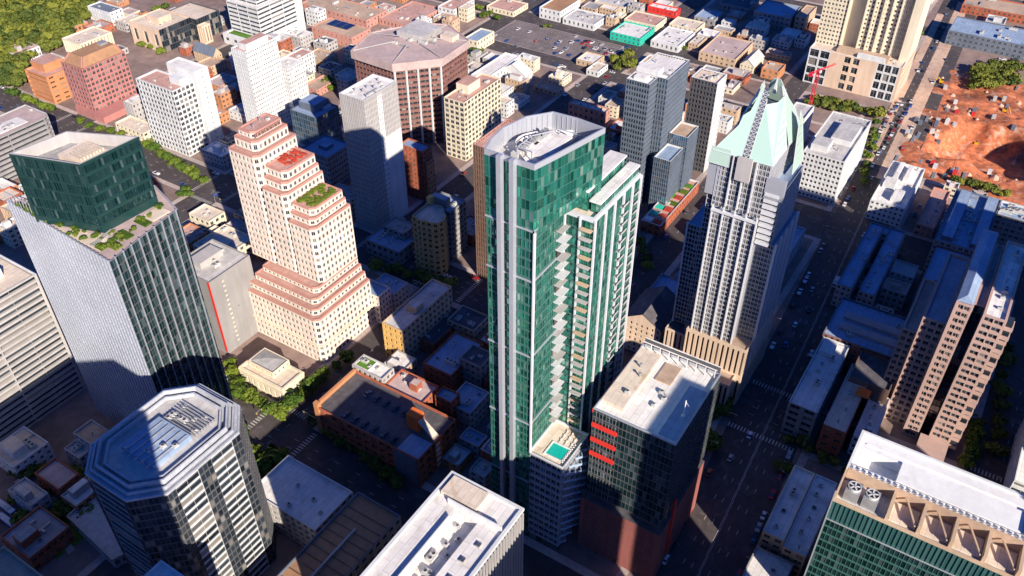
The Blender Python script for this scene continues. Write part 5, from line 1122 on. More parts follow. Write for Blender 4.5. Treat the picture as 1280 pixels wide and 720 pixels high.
# white roofs at mid right
building('office_block', 'grey block with large square windows and mostly shaded white roof by the avenue', 'office building', (287, 287, 0, 0) and rect(19.6, n=(1028, 521), a=(1056, 430), b=(987, 500)), 19.6, S(W_GREY, G_DARK, 5.2, 4.2, .66, .6, .8), R_WHITE, W_WHITE, pent=[(.75, .95, .4, .9, 1.6)], units=5, where='the grey avenue corner block')
building('office_block', 'brown brick block with a warm white roof and skylight right of the avenue corner block', 'office building', rect(18, n=(1062, 545), a=(1086, 462), b=(1030, 528)), 18, S(W_BRICK, G_DARK, 4, 4, .4, .4), R_WARM, W_LGREY, units=4, where='the warm white roof')
building('office_block', 'small white terrace block with a red roof tent left of the pink terraced tower', 'office building', rect(12, n=(1085, 556), a=(1118, 500), b=(1068, 540)), 12, S(W_WHITE, G_DARK, 4, 4), R_WHITE, units=9, where='the white terrace block')
m = MB(); cx, cy_ = G(1079, 491, 19); m.v += [(cx - 3, cy_ - 3, 19), (cx + 3, cy_ - 3, 19), (cx + 3, cy_ + 3, 19), (cx - 3, cy_ + 3, 19), (cx, cy_, 22)]; m.f += [(0, 1, 4), (1, 2, 4), (2, 3, 4), (3, 0, 4)]; m.t += [0.] * 4
solo('roof_tent', m, M_ORANGEP, 'orange red roof tent on the warm white roof', 'tent')
rz = rect(14.2, b=(975, 588), a=(1040, 612), n=(1010, 720)); rz = (222, 262, 8, 27)
building('shop_block', 'two bay white roofed block half in blue shade left of the large glass office', 'shop building', (222, 263.5, 9, 18), 14.2, S(W_TAN, G_DARK, 4, 4), R_WHITE, W_WHITE, units=6, where='the right bay of the white block')
building('shop_block', 'left bay of the half shaded white roofed block by the dark avenue', 'shop building', (224, 263, 18.3, 27), 14.8, S(W_TAN, G_DARK, 4, 4), R_WHITE, W_CREAM, units=3, where='the left bay of the white block')
building('shop_block', 'small blue shaded roof at the bottom edge by the dark avenue', 'shop building', (196, 220, 12, 27), 10, S(W_GREY, G_DARK, 4, 4), R_WHITE, units=2, where='the small shaded roof at the bottom edge')
# large glass office bottom right
def big_glass():
    x0, x1, y0, y1 = 204, 234, -110, 6.5; z = 76
    B = Bld('glass_office', 'large teal glass office with a white roof and an open machine gallery, bottom right', 'office building', x0, y0); B.pn = 'glass_panel'; B.minpx = 6
    P_ = R4(x0, x1, y0, y1); wb = B.part('wall', W_GFRAME)
    for i in range(4): face(B, wb, P_[i], P_[(i + 1) % 4], .13, z - 15, curt(W_DTEAL2, G_TEAL, 1.5, 3.9, .86, .84, .2)); face(B, wb, P_[i], P_[(i + 1) % 4], z - 15, z - 6, curt(W_DTEAL2, G_AQUA, 1.5, 9, .8, .96, .3, nosill=1))
    B.part('floor_band', W_METAL).box(x0 - .25, x0 - .01, y0, y1, z - 15.3, z - 14.9); B.part('corner_mullion', W_METAL).box(x0 - .3, x0 + .2, y1 + .01, y1 + .4, .13, z - 1)
    xg = x0 + 11
    B.part('gallery_floor', R_LGREY).box(x0 + .6, xg, y0, y1 - .6, z - 6.4, z - 6)
    ra, rb_, rc_, rd = xg + 2.6, x1 - 7.5, y1 - 15, y1 - 2.5
    for q in ((xg + .1, x1 - .9, y0, rc_), (xg + .1, ra, rc_, y1 - .9), (rb_, x1 - .9, rc_, y1 - .9), (ra, rb_, rd, y1 - .9)): B.part('roof', M_WROOF).box(*q, z - 5.5, z - .7)
    B.part('sunken_roof', M_WROOF).box(ra + .01, rb_ - .01, rc_ + .01, rd - .01, z - 5.6, z - 5.2)
    B.part('gallery_wall', R_TAN).box(xg, xg + .1, y0, y1 - .7, z - 6, z - .1)
    cb = B.part('parapet', W_WHITE); cb.box(x1 - .9, x1, y0, y1, z - 1.2, z); cb.box(xg + .1, x1 - .9, y1 - .9, y1, z - 1.2, z)
    B.part('parapet', W_TAN).box(x0, x0 + .6, y0, y1, z - 6, z - 4.8); B.part('parapet', W_TAN).box(x0 + .6, xg, y1 - .6, y1, z - 6, z - 1)
    B.part('upper_deck', M_WROOF).box(xg + 2.6, x1 - 7.5, y1 - 52, y1 - 15.1, z - .7, z + .1); B.part('deck_step', M_WROOF).box(x1 - 5.4, x1 - 5.2, y0, y1 - 3, z - .7, z - .3)
    B.part('upper_deck', M_WROOF).box(xg + 2.2, x1 - 7.5, y0, y1 - 53, z - .7, z + 1.2)
    for k in range(50): B.part('guard_rail_post', R_WHITE).box(xg + .3, xg + 1.9, y1 - 2 - k * 2.0, y1 - 1.8 - k * 2.0, z - .7, z + .1)
    B.part('guard_rail', W_METAL).bar((xg + 1.9, y0, z + .15), (xg + 1.9, y1 - 1, z + .15), .2); B.part('guard_rail', W_METAL).bar((xg + .4, y0, z + .15), (xg + .4, y1 - 1, z + .15), .2)
    for k in range(9): B.part('gallery_beam', W_TAN).box(x0 + .61, xg - .01, y1 - 16.8 - k * 9.5, y1 - 15.8 - k * 9.5, z - 5.9, z - 1.6)
    for k in range(9): B.part('machine_roof', R_WARM).box(x0 + 2.2, xg - 1.2, y1 - 25 - k * 9.5, y1 - 17 - k * 9.5, z - 6, z - 5.2); B.part('strut', W_TAN).bar((x0 + 1, y1 - 24.5 - k * 9.5, z - 2.6), (xg - .5, y1 - 20 - k * 9.5, z - 2.6), .5)
    B.finish()
    for i, yy in enumerate((y1 - 4.5, y1 - 10.2)):
        m = MB(); m.box(x0 + 2.5, x0 + 7.5, yy - 2.3, yy + 2.3, z - 6, z - 1.5); T = Bld('cooling_tower', ('left' if i == 0 else 'right') + ' of two grey cooling towers with round fans on the glass office', 'cooling tower', x0 + 5, yy, z - 6)
        T.part('casing', M_METAL).box(x0 + 2.5, x0 + 7.5, yy - 2.3, yy + 2.3, z - 6, z - 1.5); c = T.part('fan_ring', M_UNIT); f = T.part('fan_opening', M_BLACK); f.cyl(x0 + 5, yy, z - 1.49, z - .9, 1.85, 20)
        k = 20; n = len(c.v)
        for (rr_, zz) in ((2.1, z - 1.5), (2.1, z - .6), (1.86, z - .6), (1.86, z - 1.5)): c.v += [(x0 + 5 + rr_ * math.cos(a * 2 * math.pi / k), yy + rr_ * math.sin(a * 2 * math.pi / k), zz) for a in range(k)]
        for q in range(3):
            for a in range(k): c.f.append((q * k + a, q * k + (a + 1) % k, (q + 1) * k + (a + 1) % k, (q + 1) * k + a)); c.t.append(0.)
        for a in range(5): bl = T.part('fan_blade', W_WHITE); an = a * 2 * math.pi / 5; bl.bar((x0 + 5, yy, z - .75), (x0 + 5 + 1.75 * math.cos(an), yy + 1.75 * math.sin(an), z - .75), .5, .06)
        T.part('hub', M_METAL).cyl(x0 + 5, yy, z - .88, z - .6, .35, 10); T.finish()
big_glass()
building('office_building', 'pale banded building at the right edge beyond the tree lined street', 'office building', (lambda q: (q[0], q[0] + 50, q[1] - 40, q[1]))(G(1268, 600, 20)), 20, bands(W_WHITE, G_DARK, 3.5, .5, 8), R_WHITE)
# top of the picture
TOPS = [
 ('store', 'grey flat roofed store beside the big parking lot', 'shop building', (740, 31.5), (760.5, 19.4), (705, 20.6), 6, W_WHITE, R_LGREY, 6),
 ('store', 'turquoise walled store with a white roof', 'shop building', (802, 49.6), (816, 34), (764, 38.7), 7, W_TURQ, R_WHITE, 3),
 ('store', 'plain tan roofed store behind the turquoise store', 'shop building', (817, 33), (835, 22), (782, 22), 6, W_CREAM, R_PINK, 2),
 ('store', 'white roofed store with dark roof units right of the turquoise store', 'shop building', (847.7, 58), (869.5, 40), (813.8, 49.6), 6, W_WHITE, R_WHITE, 8),
 ('store', 'small pale roofed store behind the white roofed store', 'shop building', (869, 38), (882, 28), (838, 28), 5, W_CREAM, R_WARM, 2),
 ('warehouse', 'long tan warehouse with small dark windows and ribbed roof', 'warehouse', (919, 77.5), (940, 52), (876.8, 61.7), 8, W_TAN, R_MAUVE, 5),
 ('brick_shop', 'orange brick shop with pale roof right of the gabled store', 'shop building', (974.8, 90.8), (981, 80), (953, 84), 8, W_ORANGE, R_TAN, 1),
 ('store', 'red awning store in a row near the top edge', 'shop building', (845, 16), (850, 10), (811, 6), 6, W_REDP, R_WHITE, 3),
 ('office_block', 'shaded blue roofed office near the top edge left of the hotel', 'office building', (992, 24), (998, 7), (943, 13), 12, W_GREY, R_SHADEBLUE, 3),
 ('office_block', 'tan arcade building just left of the hotel', 'office building', (1008, 24), (1020, 8), (996, 18), 13, W_TAN, R_TAN, 0),
 ('store', 'low shaded store near the top edge in the tower shadow', 'shop building', (896, 26), (902, 14), (868, 20), 6, W_GREY, R_SHADEBLUE, 2),
 ('store', 'white walled store with a domed brown roof at the top of the parking lot', 'shop building', (700, 13.5), (727, -1), (673, 9.4), 10, W_WHITE, R_BROWN, 0),
 ('small_house', 'small beige flat house beside the tree group', 'house', (743.8, 80), (754, 69), (721, 73), 5, W_TAN, R_WHITE, 1),
 ('small_house', 'small white flat house nearest the tree group', 'house', (749, 90), (759, 80), (733, 86), 5, W_WHITE, R_WARM, 1),
 ('low_building', 'wide low warm roof behind the curved roof of the green tower', 'shop building', (752, 146), (762, 135), (716, 124), 10, W_PINK, R_WARM, 8),
 ('office_block', 'cream block with a dark blue roof beside the parking lot', 'office building', (588, 53), (622, 40), (584, 45), 10, W_CREAM, R_SHADEBLUE, 0),
 ('apartment_block', 'white apartment block at the top edge left of the parking lot', 'apartment block', (565, 14), (592, -2), (550, 6), 10, W_WHITE, R_PINK, 2),
 ('office_block', 'large pale pink roofed building at the top behind the broad brown tower', 'office building', (505, 34), (552, 10), (478, 20), 6, W_PINK, R_PINK, 6),
 ('store', 'pale shop roof at the top edge between white block and parking lot', 'shop building', (640, 16), (660, 4), (610, 6), 5, W_CREAM, R_PINK, 2),
 ('warehouse', 'brown roofed warehouse row at the top right corner', 'warehouse', (1275, 22), (1300, 8), (1205, 2), 8, W_BRICK, R_TAN, 3),
 ('long_building', 'long shaded blue building along the rail side street at top right', 'warehouse', (1285, 62), (1300, 40), (1188, 34), 12, W_DBLUE, R_SHADEBLUE, 8),  # blue of the shade put into its wall and roof colours
 ('store', 'low roofed store at the top edge right of the domed store', 'shop building', (775, 10), (800, 0), (745, 0), 5, W_CREAM, R_LGREY, 4),
 ('store', 'dark roofed store at the top edge in the shaded block', 'shop building', (935, 12), (950, 0), (900, 2), 6, W_GREY, R_DARK, 2),
 ('small_house', 'tiny tan roofed shop on the corner behind the curved roof', 'shop building', (693, 118), (705, 108), (672, 105), 4, W_TAN, R_TAN, 1),
]
for (nm, lb, ct, n_, a_, b_, z_, wm, rf_, un) in TOPS:
    building(nm, lb, ct, rect(z_, n=n_, a=a_, b=b_), z_, S(wm, G_DARK, 4.2, 4.4, .4, .45), rf_, units=un, where='the ' + short(lb))
gabled('gabled_store', 'pale gabled store left of the orange brick shop', 'shop building', rect(6, n=(944, 85), a=(953, 70), b=(926, 79)), 6, 11, W_CREAM, R_LGREY, 'x')

# ------------------------------------------------------------------ dense low-rise fabric on the free ground of every block in view
FOOT += [(181, 232, 93, 125), (296, 346, 62, 105), (213, 252, 246, 300), (128, 164, 248, 316), (79, 128, 187, 226), (402, 472, 325, 398), (318, 382, -30, 9), (204, 234, -110, 7), (190, 232, 56, 89),
         (655, 700, 78, 147), tuple(r), tuple(rw_), (rw_[1], rw_[1] + 12, rw_[2] - 5, rw_[3]), (465, 525, 545, 590), tuple(rg), tuple(rbk), tuple(rc), tuple(r25), tuple(r26), (192, 219, 292, 319), (190, 285, 536, 565), tuple(ru),
         (592, 640, 294, 404), (556, 742, -110, 60), (585, 625, 140, 175), (304, 330, 108, 128), (390, 412, 300, 352)]
rf = random.Random(21); fills = {}; fu = {}
FW = [('tan', W_TAN), ('brick', W_BRICK), ('pale', W_CREAM), ('grey', W_LGREY), ('white', W_WHITE), ('orange', W_ORANGE)]
FR = [R_WHITE, R_WARM, R_LGREY, R_TAN, R_PINK, R_GREY, R_DARK, R_MAUVE, R_WHITE]
ZONES = [('left of the octagonal tower', (48, 126, 250, 330), 7, (5, 10)), ('behind the curved roof', (313, 574, 156, 274), 60, (4, 12)), ('left of the cream tower', (313, 395, 294, 404), 24, (5, 14)), ('behind the cream tower', (411, 574, 294, 404), 30, (4, 12)),
         ('before the museum', (313, 640, 424, 560), 46, (5, 16)), ('beyond the museum', (313, 640, 580, 760), 30, (4, 9)), ('beyond the parking lot', (662, 800, 294, 404), 24, (4, 9)),
         ('at the top edge', (662, 1000, 424, 560), 24, (4, 9)), ('left of the field', (592, 640, 160, 274), 16, (4, 7)), ('left of the hotel', (662, 800, 158, 274), 22, (4, 9)),
         ('above the long warehouse', (822, 950, 94, 404), 34, (4, 9)), ('left of the garage', (178, 287, 320, 404), 16, (5, 12)), ('behind the courtyard block', (484, 556, -36, 36), 10, (4, 8)),
         ('left of the green tower', (178, 287, 126, 222), 30, (5, 15)), ('right of the green tower', (236, 287, 66, 222), 18, (4, 12)), ('behind the crowned tower', (346, 452, 104, 135), 12, (6, 12)),
         ('beyond the excavation', (822, 950, -36, 50), 16, (4, 8)), ('behind the red stripe', (232, 287, 300, 404), 14, (6, 14)), ('right of the dark garage', (382, 452, 10, 30), 6, (8, 14)), ('below the dark garage', (313, 345, 18, 30), 3, (8, 12)),
         ('below the avenue corner', (264, 287, -30, 5), 4, (8, 14)), ('left of the white tower', (178, 287, 424, 534), 22, (6, 14))]
for zn, (zx0, zx1, zy0, zy1), cnt, (h0, h1) in ZONES:
    for _ in range(cnt * 9):
        if len(fills.get(zn, [])) >= cnt: break
        w_, d_ = rf.uniform(8, 21), rf.uniform(8, 20); x = rf.uniform(zx0 + 2.5, zx1 - w_ - 2.5) if zx1 - zx0 > w_ + 5 else zx0 + 2.5; y = rf.uniform(zy0 + 2.5, zy1 - d_ - 2.5) if zy1 - zy0 > d_ + 5 else zy0 + 2.5
        q = (x, min(x + w_, zx1 - 2.5), y, min(y + d_, zy1 - 2.5))
        if q[1] - q[0] < 5 or q[3] - q[2] < 5 or any(q[0] < f[1] + .9 and q[1] > f[0] - .9 and q[2] < f[3] + .9 and q[3] > f[2] - .9 for f in FOOT): continue
        cn, wm = rf.choice(FW); z = rf.uniform(h0, h1); rm_ = rf.choice(FR); big = (q[1] - q[0]) * (q[3] - q[2]) > 170
        pent = [(rf.uniform(.1, .3), rf.uniform(.45, .6), rf.uniform(.2, .4), rf.uniform(.6, .8), rf.uniform(1.5, 3))] if rf.random() < .6 else None
        Bq = building('low_building', 'x', 'shop building' if z < 8 else 'office building', q, z, S(wm, G_DARK, rf.uniform(2.8, 4.2), 3.7, rf.uniform(.35, .6), .45), rm_, rf.choice((None, W_WHITE, W_LGREY)), pent=pent)
        fills.setdefault(zn, []).append((cn, big, Bq.o))
        if big and q[1] < 700: roof_units(q[0] + 1, q[1] - 1, q[2] + 1, q[3] - 1, z - 1, rf.randint(2, 5), '', collect=fu.setdefault(f'the {cn} walled roofs {zn}', {}))
for wh_, byk in fu.items(): rank_units(byk, wh_)
for zn, lst in fills.items():
    for cn in {c for c, _, _ in lst}:
        for big in (False, True):
            os_ = [o for c, g, o in lst if c == cn and g == big]
            if os_: rank(os_, f'{"wide" if big else "small"} {cn} walled flat roof building {zn}', os_[0]['category'], f'{"wide" if big else "small"} {cn} walled buildings {zn}')

# ------------------------------------------------------------------ city blocks beyond the frame (unseen towers, added for the shadows and reflections they give)
def beyond(x0, x1, y0, y1, z, mat, gl, lab, cat='office tower', fh=4):
    building('office_tower', lab, cat, (x0, x1, y0, y1), z, S(mat, gl, 4.5, fh, .6, .55, .5), R_WHITE, minpx=99)
beyond(66, 128, -30, 18, 104, W_TAN, G_DARK, 'tan office tower in front of the avenue, south of the teal glass office')
beyond(120, 152, -66, -48, 147, W_LGREY, G_BLUE, 'unseen light grey tower added to shade the teal glass office roof')
beyond(184, 212, -175, -124, 226, W_WHITE, G_BLUE, 'unseen very tall white tower added to shade the crowned tower')
beyond(278, 345, -175, -118, 150, W_TAN, G_DARK, 'unseen tan tower added to shade the pink terraced tower roof')
beyond(350, 404, -180, -118, 108, W_GREY, G_BLUE, 'unseen grey office tower added to shade the blue roofed complex')
beyond(-60, 22, 80, 100, 160, W_WHITE, G_DARK, 'unseen white slab tower added to shade the octagonal tower roof')
beyond(-140, -70, 130, 200, 120, W_BRICK, G_DARK, 'brick tower west of the white slab tower')
beyond(-150, -90, 260, 330, 90, W_CREAM, G_DARK, 'cream tower west of the long banded building')
beyond(30, 90, -120, -60, 70, W_CREAM, G_DARK, 'cream block south of the light grey tower')
beyond(620, 680, -240, -170, 80, W_LGREY, G_BLUE, 'grey block beyond the excavation')
beyond(560, 600, -180, -120, 60, W_CREAM, G_BLUE, 'cream block beyond the excavation')
beyond(430, 560, -330, -260, 60, W_LGREY, G_BLUE, 'long grey block far east')

# ------------------------------------------------------------------ trees
def tree_models(mat, seed, n=5):
    out = []
    for k in range(n):
        r = random.Random(seed + k); b = MB(); lobes = [(r.uniform(-.45, .45), r.uniform(-.45, .45), r.uniform(.5, .95), r.uniform(.28, .5)) for _ in range(9)] + [(0, 0, .75, .55)]
        for i in range(330):
            lx, ly, lz, lr = r.choice(lobes); a = r.uniform(0, 2 * math.pi); c = r.uniform(-.6, 1); q = lr * r.uniform(.72, 1.05); s_ = math.sqrt(max(0, 1 - c * c))
            p = Vector((lx + q * s_ * math.cos(a), ly + q * s_ * math.sin(a), lz + q * c * .7)); sz = r.uniform(.07, .15)
            n_ = Vector((s_ * math.cos(a) + r.uniform(-.5, .5), s_ * math.sin(a) + r.uniform(-.5, .5), c + r.uniform(-.3, .7))).normalized()
            u = n_.cross(Vector((r.uniform(-1, 1), r.uniform(-1, 1), .3))).normalized(); v = n_.cross(u)
            b.quad(tuple(p - u * sz - v * sz * .7), tuple(p + u * sz - v * sz), tuple(p + u * sz * .8 + v * sz), tuple(p - u * sz + v * sz * .8))
        t = MB(); t.cyl(0, 0, 0, .55, .045, 6, .03)
        for j in range(4): a = r.uniform(0, 6.28); t.bar((0, 0, .38), (math.cos(a) * .35, math.sin(a) * .35, .72), .03)
        out.append((b.mesh('crown', mat), t.mesh('trunk', M_BARK)))
    return out
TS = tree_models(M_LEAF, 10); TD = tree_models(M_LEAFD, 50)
def tree(x, y, h, z=.13, dark=False, name='street_tree'):
    c, t = rnd.choice(TD if dark else TS); o = bpy.data.objects.new(name, None); COL.objects.link(o); o.location = (x, y, z)
    h *= rnd.uniform(.68, .95) if not name.startswith('park') else 1; o.rotation_euler = (0, 0, rnd.uniform(0, 6.28)); w_ = h * rnd.uniform(.6, .8); o.scale = (w_, w_, h * .72)
    link('crown', c, o); link('trunk', t, o); return o
def row(pts, h, label, group, dark=False, jit=.8, z=.13):
    rank([tree(*[a + rnd.uniform(-jit, jit) for a in G(px, py, h * .5)], h * rnd.uniform(.85, 1.15), z, dark) for px, py in pts], label, 'tree', group)
def lerp(p, q, n): return [(p[0] + (q[0] - p[0]) * i / (n - 1), p[1] + (q[1] - p[1]) * i / (n - 1)) for i in range(n)]
row(lerp((184, 178), (252, 222), 9), 10, 'street tree along the white grid tower', 'trees along the white grid tower')
row(lerp((12, 112), (62, 134), 8), 9, 'street tree in the row below the orange building', 'trees below the orange building')
row(lerp((100, 150), (150, 166), 5), 8, 'tree at the foot of the rose granite tower', 'trees under the rose granite tower')
row([(232, 236), (236, 241), (228, 240)], 7, 'tree in the small triangular plaza', 'trees in the triangular plaza')
row(lerp((300, 486), (348, 512), 6), 10, 'tree before the classical building', 'trees before the classical building')
row(lerp((358, 508), (404, 466), 6), 10, 'tree between the classical building and the street', 'trees right of the classical building')
row(lerp((404, 464), (430, 446), 3), 8, 'tree at the corner of the stepped pink tower', 'trees at the stepped pink tower')
row(lerp((300, 540), (316, 590), 5), 10, 'tree beside the octagonal tower', 'trees beside the octagonal tower')
row([(332, 578), (345, 568), (326, 584), (338, 566)], 11, 'tree above the half shaded white roof', 'trees above the white roof')
row(lerp((286, 452), (296, 478), 3), 8, 'tree at the foot of the wedge tower', 'trees at the foot of the wedge tower')
row([(895, 510), (908, 508), (902, 502)], 9, 'bright tree under the crowned tower podium', 'trees under the crowned tower podium')
row([(887, 545), (893, 553), (884, 552)], 9, 'bright tree at the corner of the teal glass office', 'trees at the teal glass office corner')
row(lerp((1224, 528), (1212, 575), 6), 9, 'bright tree beside the pink terraced tower base', 'trees beside the pink terraced tower')
row(lerp((1260, 430), (1246, 560), 8), 9, 'dark tree on the shaded street at right', 'trees on the shaded right street', True)
row(lerp((980, 580), (1004, 600), 4) , 7, 'small tree behind the half shaded white block', 'trees behind the half shaded white block', True)
row(lerp((985, 544), (1060, 585), 6), 7, 'dark tree in front of the avenue corner block', 'trees in front of the avenue corner block', True)
row(lerp((1020, 118), (1096, 140), 9), 10, 'tree at the foot of the hotel podium', 'trees at the foot of the hotel podium', True)
row(lerp((1012, 126), (1060, 136), 6), 8, 'tree in the second row below the hotel', 'second row of trees below the hotel', True)
row(lerp((1095, 150), (1080, 225), 8), 8, 'tree right of the white grid apartment block', 'trees right of the white grid block')
row(lerp((1140, 62), (1147, 40), 3), 8, 'tree on the avenue median by the hotel', 'trees on the avenue median')
row([(1215 + i * 8 + (j % 2) * 4, 84 + j * 7 - i * 1) for i in range(8) for j in range(4)], 10, 'tree in the dark grove right of the avenue', 'grove right of the avenue', True, 2)
row(lerp((1195, 222), (1262, 240), 8), 8, 'tree on the edge of the excavation', 'trees on the edge of the excavation', True, 1.5)
row([(766, 72), (775, 76), (784, 80), (770, 82), (779, 70), (790, 74), (786, 66)], 10, 'tree in the group behind the glass cluster', 'trees behind the glass cluster', True)
row(lerp((838, 270), (868, 228), 7), 5, 'yellow green tree beside the planted garage', 'trees beside the planted garage')
row([(840, 192 + 0), (866, 205)], 4, 'small tree near the planted garage court', 'small trees by the garage court')
row([(590, 70), (600, 64), (592, 62)], 8, 'tree beside the cream block by the parking lot', 'trees by the parking lot')
row([(600, 8), (612, 14), (606, 18), (622, 20)], 8, 'yellow green tree at the top of the parking lot', 'trees at the top of the parking lot')
row([(680, 32), (687, 31)] + [(735, 31), (757, 24)], 5, 'small tree in front of the grey flat roofed store', 'trees before the grey store')
row([(870, 52), (858, 58), (880, 68)], 6, 'tree between the stores near the long warehouse', 'trees between the stores')
row([(183, 48), (176, 54), (190, 56), (200, 62)], 8, 'tree in front of the museum', 'trees before the museum')
row([(232, 12), (196, 10), (206, 6), (420, 8), (440, 4), (400, 5)], 9, 'tree at the top edge behind the museum', 'trees at the top edge')
row([(415, 108), (412, 100)], 9, 'tree between white cube and grey tower', 'trees between white cube and grey tower')
row([(462, 186), (470, 190)], 8, 'tree at the plaza by the grey striped tower', 'plaza trees')
row([(510, 186), (520, 178), (505, 180)], 6, 'tree at the foot of the broad brown tower', 'trees under the broad brown tower')
row([(20 + i * 17 + (j % 2) * 8, 590 + j * 17) for i in range(6) for j in range(4)], 8, 'dark tree in the shaded plaza at bottom left', 'trees in the shaded plaza', True, 2.5)
row(lerp((395, 520), (430, 548), 5) + lerp((440, 556), (500, 600), 5), 8, 'dark street tree along the brick parking building', 'street trees along the brick building', True)
row(lerp((470, 330), (560, 352), 8), 8, 'shaded street tree above the six storey building', 'shaded trees above the six storey building', True)
row(lerp((800, 300), (812, 330), 4), 8, 'dark tree in the shadow right of the green tower', 'dark trees right of the green tower', True)
# the wooded park at the upper left
wood = []
for i in range(700):
    px = rnd.uniform(-12, 118); py = rnd.uniform(-6, 108)
    if px + py * 1.0 > 128 - (20 if py > 60 else 0) and not (px < 30 and py < 104): continue
    x, y = G(px, py, 6)
    if any((x - a) ** 2 + (y - c) ** 2 < 44 for a, c in [(o.location.x, o.location.y) for o in wood]): continue
    wood.append(tree(x, y, rnd.uniform(9, 15), 0, True, 'park_tree'))
rank(wood, 'broad green tree of the wooded park at the upper left corner', 'tree', 'trees of the wooded park')
pk = [G(-60, 112), G(40, 104), G(66, 62), G(112, 40), G(150, -30), G(-60, -60)]
b = MB(); b.poly([(x, y, .02) for x, y in pk]); solo('park_lawn', b, M_GRASS, kind='structure')
# terrace planting on the wedge glass tower: trees of the roof garden
row_t = []
for i in range(46):
    if i < 30: t = rnd.random(); x, y = 130.4 + rnd.uniform(0, .6 + 6.5 * (1 - t)) + 2.2 * t, 254 + 58 * t
    else: x, y = rnd.uniform(138, 162), rnd.uniform(256.5, 264)
    row_t.append(tree(x, y, rnd.uniform(1.6, 3.4), 116, False, 'terrace_shrub'))
rank(row_t, 'shrub in the planted roof terrace of the wedge tower', 'shrub', 'shrubs on the roof terrace')
b = MB(); b.poly([(x, y, 116.03) for x, y in ((131, 258), (137.6, 262), (138, 266), (131.5, 290), (131, 290))]); solo('terrace_gravel', b, R_WARM, 'pale gravel walk on the planted roof terrace of the wedge glass tower', 'terrace')

# ------------------------------------------------------------------ vehicles
CC = [('white', (.75, .75, .75, 1)), ('white', (.75, .75, .75, 1)), ('black', (.015, .015, .018, 1)), ('silver', (.4, .41, .43, 1)), ('grey', (.12, .12, .13, 1)), ('red', (.4, .02, .02, 1)), ('blue', (.03, .08, .3, 1))]
CARS = {}
def car(x, y, rz, where, z=.06):
    cn, col = rnd.choice(CC); o = link('parked_car', rnd.choice(CAR), None, (x, y, z)); o.rotation_euler = (0, 0, rz); o.color = col; CARS.setdefault((cn, where), []).append(o)
def lane_x(yf, x0, x1, step, p, where, flip=0):
    x = x0
    while x < x1:
        if rnd.random() < p: car(x + rnd.uniform(-1, 1), yf(x), math.pi * flip + (0.045 if where.startswith('the wide') else 0), where)
        x += step
def lane_y(xx, y0, y1, step, p, where, flip=0):
    y = y0
    while y < y1:
        if rnd.random() < p: car(xx, y + rnd.uniform(-1, 1), math.pi / 2 + math.pi * flip, where)
        y += step
W1 = 'the wide shaded avenue'
lane_x(lambda x: cong(x) + 13.6, 190, 285, 6.2, .42, W1); lane_x(lambda x: cong(x) - 13.8, 180, 285, 6.2, .5, W1, 1); lane_x(lambda x: cong(x) - 13.8, 315, 450, 6.2, .4, W1, 1); lane_x(lambda x: cong(x) + 13.6, 340, 450, 6.2, .5, W1)
for o_ in (-8.3, -5, 5, 8.3): lane_x(lambda x, k=o_: cong(x) + k, 180, 900, 17, .2, W1, int(o_ < 0))
lane_x(lambda x: cong(x) + 13, 490, 640, 7, .5, 'the avenue beside the excavation'); lane_x(lambda x: cong(x) - 13.6, 490, 550, 7, .6, 'the avenue beside the excavation')
for xx, a, c, wh in ((152, 100, 560, 'the street behind the half shaded white roof'), (175.6, 246, 400, 'the street before the classical building'), (289.5, 246, 700, 'the street of the white grid tower'), (310.5, 70, 270, 'the street behind the crowned tower'), (310.5, 430, 700, 'the street of the white grid tower')): lane_y(xx, a, c, 6.4, .22, wh)
for xx in (158, 169, 297, 303): lane_y(xx, 70, 640, 15, .18, 'the cross streets among the towers')
for yy in (229, 237, 280, 288, 410, 418, 141, 149): lane_x(lambda x, k=yy: k, 180, 640, 16, .15, 'the narrow streets between the blocks')
for yy in (276, 292): lane_x(lambda x, k=yy: k, 320, 640, 6.5, .18, 'the narrow streets between the blocks')
for xx in (577, 589): lane_y(xx, 170, 560, 6.5, .18, 'the street along the big parking lot')
for i in range(5):
    for sx in (-2.4, 2.4):
        for k in range(34):
            if rnd.random() < (.04 if k > 12 else .12): car(598 + i * 9 + sx * .9, 300.5 + k * 3, 0, 'the big parking lot', .15)
for (px, py) in ((722, 52), (729, 55), (736, 58), (743, 61), (750, 65), (757, 62), (763, 66), (712, 70), (700, 84), (706, 88), (698, 92), (760, 70)):
    car(*G(px, py), rnd.choice((0, 1.57)), 'the small lots behind the glass cluster', .14)
for k in range(14): car(520 - (k % 2) * 12 , 5 + (k // 2) * 4, 0, 'the lot by the white stepped roof', .14)
for k in range(26): car(575 + (k % 13) * 7.5 + rnd.uniform(-1, 1), 66 + (k // 13) * 8 + rnd.uniform(-1, 1), 0, 'the dusty yard beside the excavation', .05)
for k in range(18): car(745 + (k % 10) * 5.4, 12 + (k // 10) * 9, 1.57, 'the lot above the excavation', .3)
for (cn, where), os_ in CARS.items(): rank(os_, f'{cn} car on {where}', 'car', f'{cn} cars on {where}')
